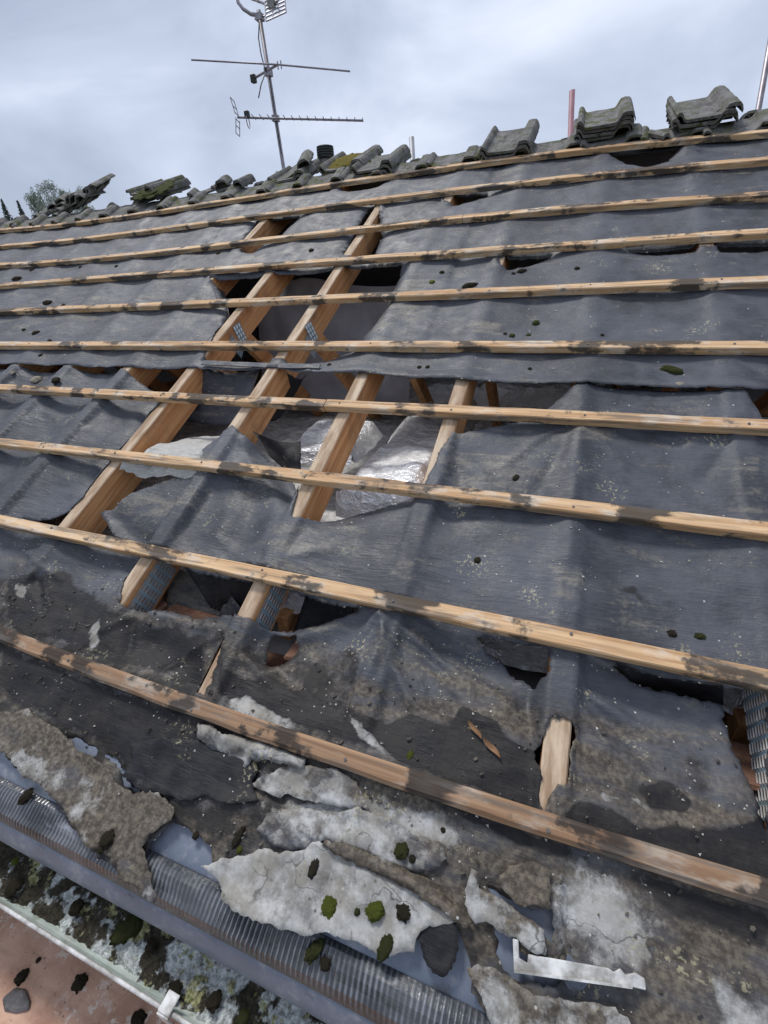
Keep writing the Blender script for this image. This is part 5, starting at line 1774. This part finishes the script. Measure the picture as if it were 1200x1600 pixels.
# dead leaves
for (px, py, L, an, lb) in ((742, 1140, 34, -.9, 'dead brown leaf on the black stained felt, upper'), (768, 1168, 38, -.8, 'curled dead leaf on the black stained felt, lower')):
    u, v = P(px, py, -.02); w = sheet_w(u, v); u, v = P(px, py, w + .004)
    m = MB(); dpt = 1.0; s = L / FPX * .85 * .5
    pts = []
    for i in range(7):
        t = i / 6 * 2 - 1
        x = s * t
        wdt = s * .22 * (1 - t * t) + .0005
        cx, cy = math.cos(an), math.sin(an)
        for sg in (-1, 0, 1):
            yy = wdt * sg + .004 * math.sin(t * 2)
            m.v.append(W(u + x * cx - yy * cy, v + x * cy + yy * cx, w + .004 + (.004 * abs(sg)) + .005 * t * t))
    for i in range(6):
        for j in range(2):
            k = i * 3 + j
            m.f.append((k, k + 1, k + 4, k + 3))
    tag(m.build('dead_leaf', MAT['twig'], smooth=True), lb, 'leaf')

# ---------------------------------------------------------------- poles, vent pipe, aerial
def pole(ptop, pbot, depth, rad, label, mat, name='scaffold_pole'):
    b = D(*pbot, depth)
    # tilt read from the photograph, at constant distance from the lens
    ds = np.linspace(depth * .9, depth * 1.1, 81)
    t = min((D(*ptop, d) for d in ds), key=lambda q: math.hypot(q.x - b.x, q.y - b.y))
    dr = (b - t).normalized()
    end = t + dr * ((t.z - 0.0) / -dr.z)
    m = MB(); m.tube([t, end], rad, 12)
    o = m.build(name, MAT[mat], smooth=True, rc=False)
    return tag(o, label, 'pole')
pole((894, 141), (891, 222), 3.95, .0242, 'red painted scaffold pole standing left of a tile stack', 'redsteel')
pole((643, 214), (645, 252), 4.2, .0242, 'short grey scaffold pole top above the ridge', 'steel')
pole((1212, 20), (1182, 188), 4.2, .0242, 'long grey scaffold pole leaning at the right edge', 'alu')

b = D(511, 268, 3.35)
vp = thing('vent_pipe', 'grey soil vent pipe with black ribbed cowl behind the ridge', 'vent pipe', (b.x, b.y, b.z - .25))
def lathe(prof, c, n=20):
    m = MB()
    m.loft([[Vector((c.x + r_ * math.cos(2 * math.pi * k / n), c.y + r_ * math.sin(2 * math.pi * k / n), c.z + z)) for k in range(n)] for r_, z in prof])
    return m
zt = D(511, 233, 3.35).z - b.z
lathe([(.044, -.40), (.044, zt * .55)], b).build('pipe', MAT['greyplastic'], vp, smooth=True, rc=False)
cw = [(.050, zt * .50)]
for k in range(4):
    z = zt * (.55 + .10 * k)
    cw += [(.064, z), (.064, z + zt * .055), (.055, z + zt * .06), (.055, z + zt * .095)]
cw += [(.064, zt * .96), (.060, zt), (.01, zt * 1.02)]
lathe(cw, b).build('cowl', MAT['blackplastic'], vp, rc=False)

DEP = 4.0
base = D(443, 262, DEP)
ds = np.linspace(DEP * .85, DEP * 1.1, 101)
mt = min((D(404, 16, d) for d in ds), key=lambda q: math.hypot(q.x - base.x, q.y - base.y))
md_ = (mt - base).normalized()
def on_mast(px, py):
    """nearest point of the mast to that line of sight"""
    o = co.matrix_world.translation
    d = (D(px, py, 1.0) - o).normalized()
    w0 = base - o
    b_ = md_.dot(d); den = 1 - b_ * b_
    s = (b_ * d.dot(w0) - md_.dot(w0)) / den
    return base + md_ * s
def dep_of(p):
    return float((np.array(AI @ p) - CAM_UVW) @ RC[2])
ae = thing('tv_aerial', 'tall mast carrying three aerials above the stripped ridge', 'aerial', tuple(base - md_ * 1.2))
m = MB(); m.tube([base - md_ * 1.2, mt], .0165, 12); m.build('mast', MAT['alu'], ae, smooth=True, rc=False)
# cranked arm and grid aerial at the top
d0 = dep_of(mt)
m = MB(); m.tube([mt - md_ * .03, D(392, 22, d0), D(380, 14, d0), D(372, 4, d0), D(369, -14, d0), D(370, -50, d0)], .013, 10)
m.build('cranked_arm', MAT['alu'], ae, smooth=True, rc=False)
m = MB(); c = mt - md_ * .04
m.box((-.028, -.028, -.02), (.028, .028, .02), Matrix.Translation(c)); m.tube([c + Vector((-.05, 0, 0)), c + Vector((.05, 0, 0))], .005, 6)
m.build('clamp', MAT['alu'], ae, rc=False)
ga = thing('grid', None, None, (0, 0, 0))
bpy.data.objects.remove(ga)
g0 = [D(414, 2, d0), D(444, -10, d0), D(447, 19, d0 - .05), D(416, 33, d0 - .05)]
m = MB()
def lerp4(s, t):
    return (g0[0] * (1 - s) + g0[1] * s) * (1 - t) + (g0[3] * (1 - s) + g0[2] * s) * t
for t in np.linspace(0, 1, 6):
    m.tube([lerp4(0, t), lerp4(1, t)], .0055, 6)
for s in (0, .35, .65, 1):
    m.tube([lerp4(s, 0), lerp4(s, 1)], .0055, 6)
m.build('grid_reflector', MAT['alu'], ae, rc=False)
m = MB(); m.tube([D(388, -4, d0 + .1), D(420, 8, d0), D(434, 2, d0 - .05)], .009, 8)
for k in range(3):
    p = D(390 + 9 * k, -3 + 3.4 * k, d0 + .08 - .03 * k); m.tube([p + Vector((-.03, 0, .02)), p + Vector((.03, 0, -.02))], .004, 6)
m.build('grid_boom', MAT['alu'], ae, rc=False)
m = MB(); c = D(424, 6, d0 - .02); m.box((-.03, -.02, -.03), (.03, .02, .03), Matrix.Translation(c)); m.build('junction_box', MAT['greyplastic'], ae, rc=False, bevel=.005)
# FM dipole
c = on_mast(418, 113); dc = dep_of(c)
m = MB()
p1, p2 = D(434, 101, dc - .10), D(396, 123, dc + .10)
m.tube([p2, p1], .009, 8); m.build('dipole_boom', MAT['alu'], ae, rc=False, smooth=True)
m = MB(); m.tube([D(299, 93.5, dc - .10), p1, D(547, 111.5, dc - .10)], .0062, 8); m.build('dipole', MAT['alu'], ae, rc=False, smooth=True)
m = MB(); m.box((-.022, -.022, -.028), (.022, .022, .028), Matrix.Translation(p2)); m.build('boom_end', MAT['blackplastic'], ae, rc=False, bevel=.006)
m = MB(); m.box((-.026, -.026, -.026), (.026, .026, .026), Matrix.Translation(c)); m.build('clamp', MAT['alu'], ae, rc=False)
for dx in (0, .03):
    m = MB(); m.tube([p1 + Vector((dx, 0, .02)), p1 + Vector((dx, 0, -.03))], .005, 6); m.build('clamp_bolt', MAT['alu'], ae, rc=False)
# long yagi
c = on_mast(432, 185); dc = dep_of(c) - .02
m = MB(); pa, pb = D(371, 183.5, dc), D(567, 188.5, dc)
m.tube([pa, pb], .0085, 8); m.build('yagi_boom', MAT['alu'], ae, rc=False, smooth=True)
ydir = (co.matrix_world.translation - c); ydir.normalize()
bd_ = (pb - pa).normalized()
el = bd_.cross(Vector((0, 0, 1))).normalized()
for k in range(15):
    p = pa + (pb - pa) * (.13 + .87 * k / 14)
    L = .075 - .0015 * k
    m = MB(); m.tube([p - el * L + Vector((0, 0, .006)), p + el * L + Vector((0, 0, .006))], .0035, 6); m.build('yagi_element', MAT['alu'], ae, rc=False)
m = MB()
for sg in (1, -1):
    q0 = pa + Vector((0, 0, .012 * sg))
    up_ = Vector((0, 0, .105 * sg))
    for e_ in (-.055, .055):
        m.tube([q0 + el * e_ , q0 + el * e_ + up_ - bd_ * .02 * 1], .0035, 6)
    for t in (0.1, .5, 1.0):
        m.tube([q0 - el * .055 + (up_ - bd_ * .02) * t, q0 + el * .055 + (up_ - bd_ * .02) * t], .0035, 6)
m.build('reflector', MAT['alu'], ae, rc=False)
m = MB(); p = pa + (pb - pa) * .08
m.box((-.02, -.018, -.005), (.02, .018, .045), Matrix.Translation(p)); m.build('junction_box', MAT['blackplastic'], ae, rc=False, bevel=.004)
m = MB(); lp = [p + el * .05 * math.cos(a) + Vector((0, 0, .04 * math.sin(a) - .03)) for a in np.linspace(0, 6.28, 14)]
m.tube(lp, .004, 6, cap=False); m.build('folded_dipole', MAT['alu'], ae, rc=False)
m = MB(); m.box((-.024, -.024, -.022), (.024, .024, .022), Matrix.Translation(c)); m.build('clamp', MAT['alu'], ae, rc=False)
# coax down the mast
m = MB()
pts = []
for (x, y) in ((405, 34), (404, 60), (408, 85), (413, 104), (416, 112)):
    q = on_mast(x, y); pts.append(D(x, y, dep_of(q) - .02))
m.tube(pts, .0045, 6)
m.build('coax_cable', MAT['blackplastic'], ae, rc=False, smooth=True)
m = MB()
q = on_mast(414, 118); dq = dep_of(q) - .03
m.tube([D(413, 118, dq), D(408, 132, dq), D(404, 153, dq)], .0045, 6)
m.build('coax_cable', MAT['blackplastic'], ae, rc=False, smooth=True)
m = MB()
q = on_mast(425, 140)
m.tube([on_mast(419, 120) - ydir * -.02, on_mast(430, 175) - ydir * -.022, on_mast(440, 240) - ydir * -.022], .004, 6)
m.build('coax_cable', MAT['blackplastic'], ae, rc=False, smooth=True)

for o in bpy.data.objects:
    if '_w' in o: del o['_w']
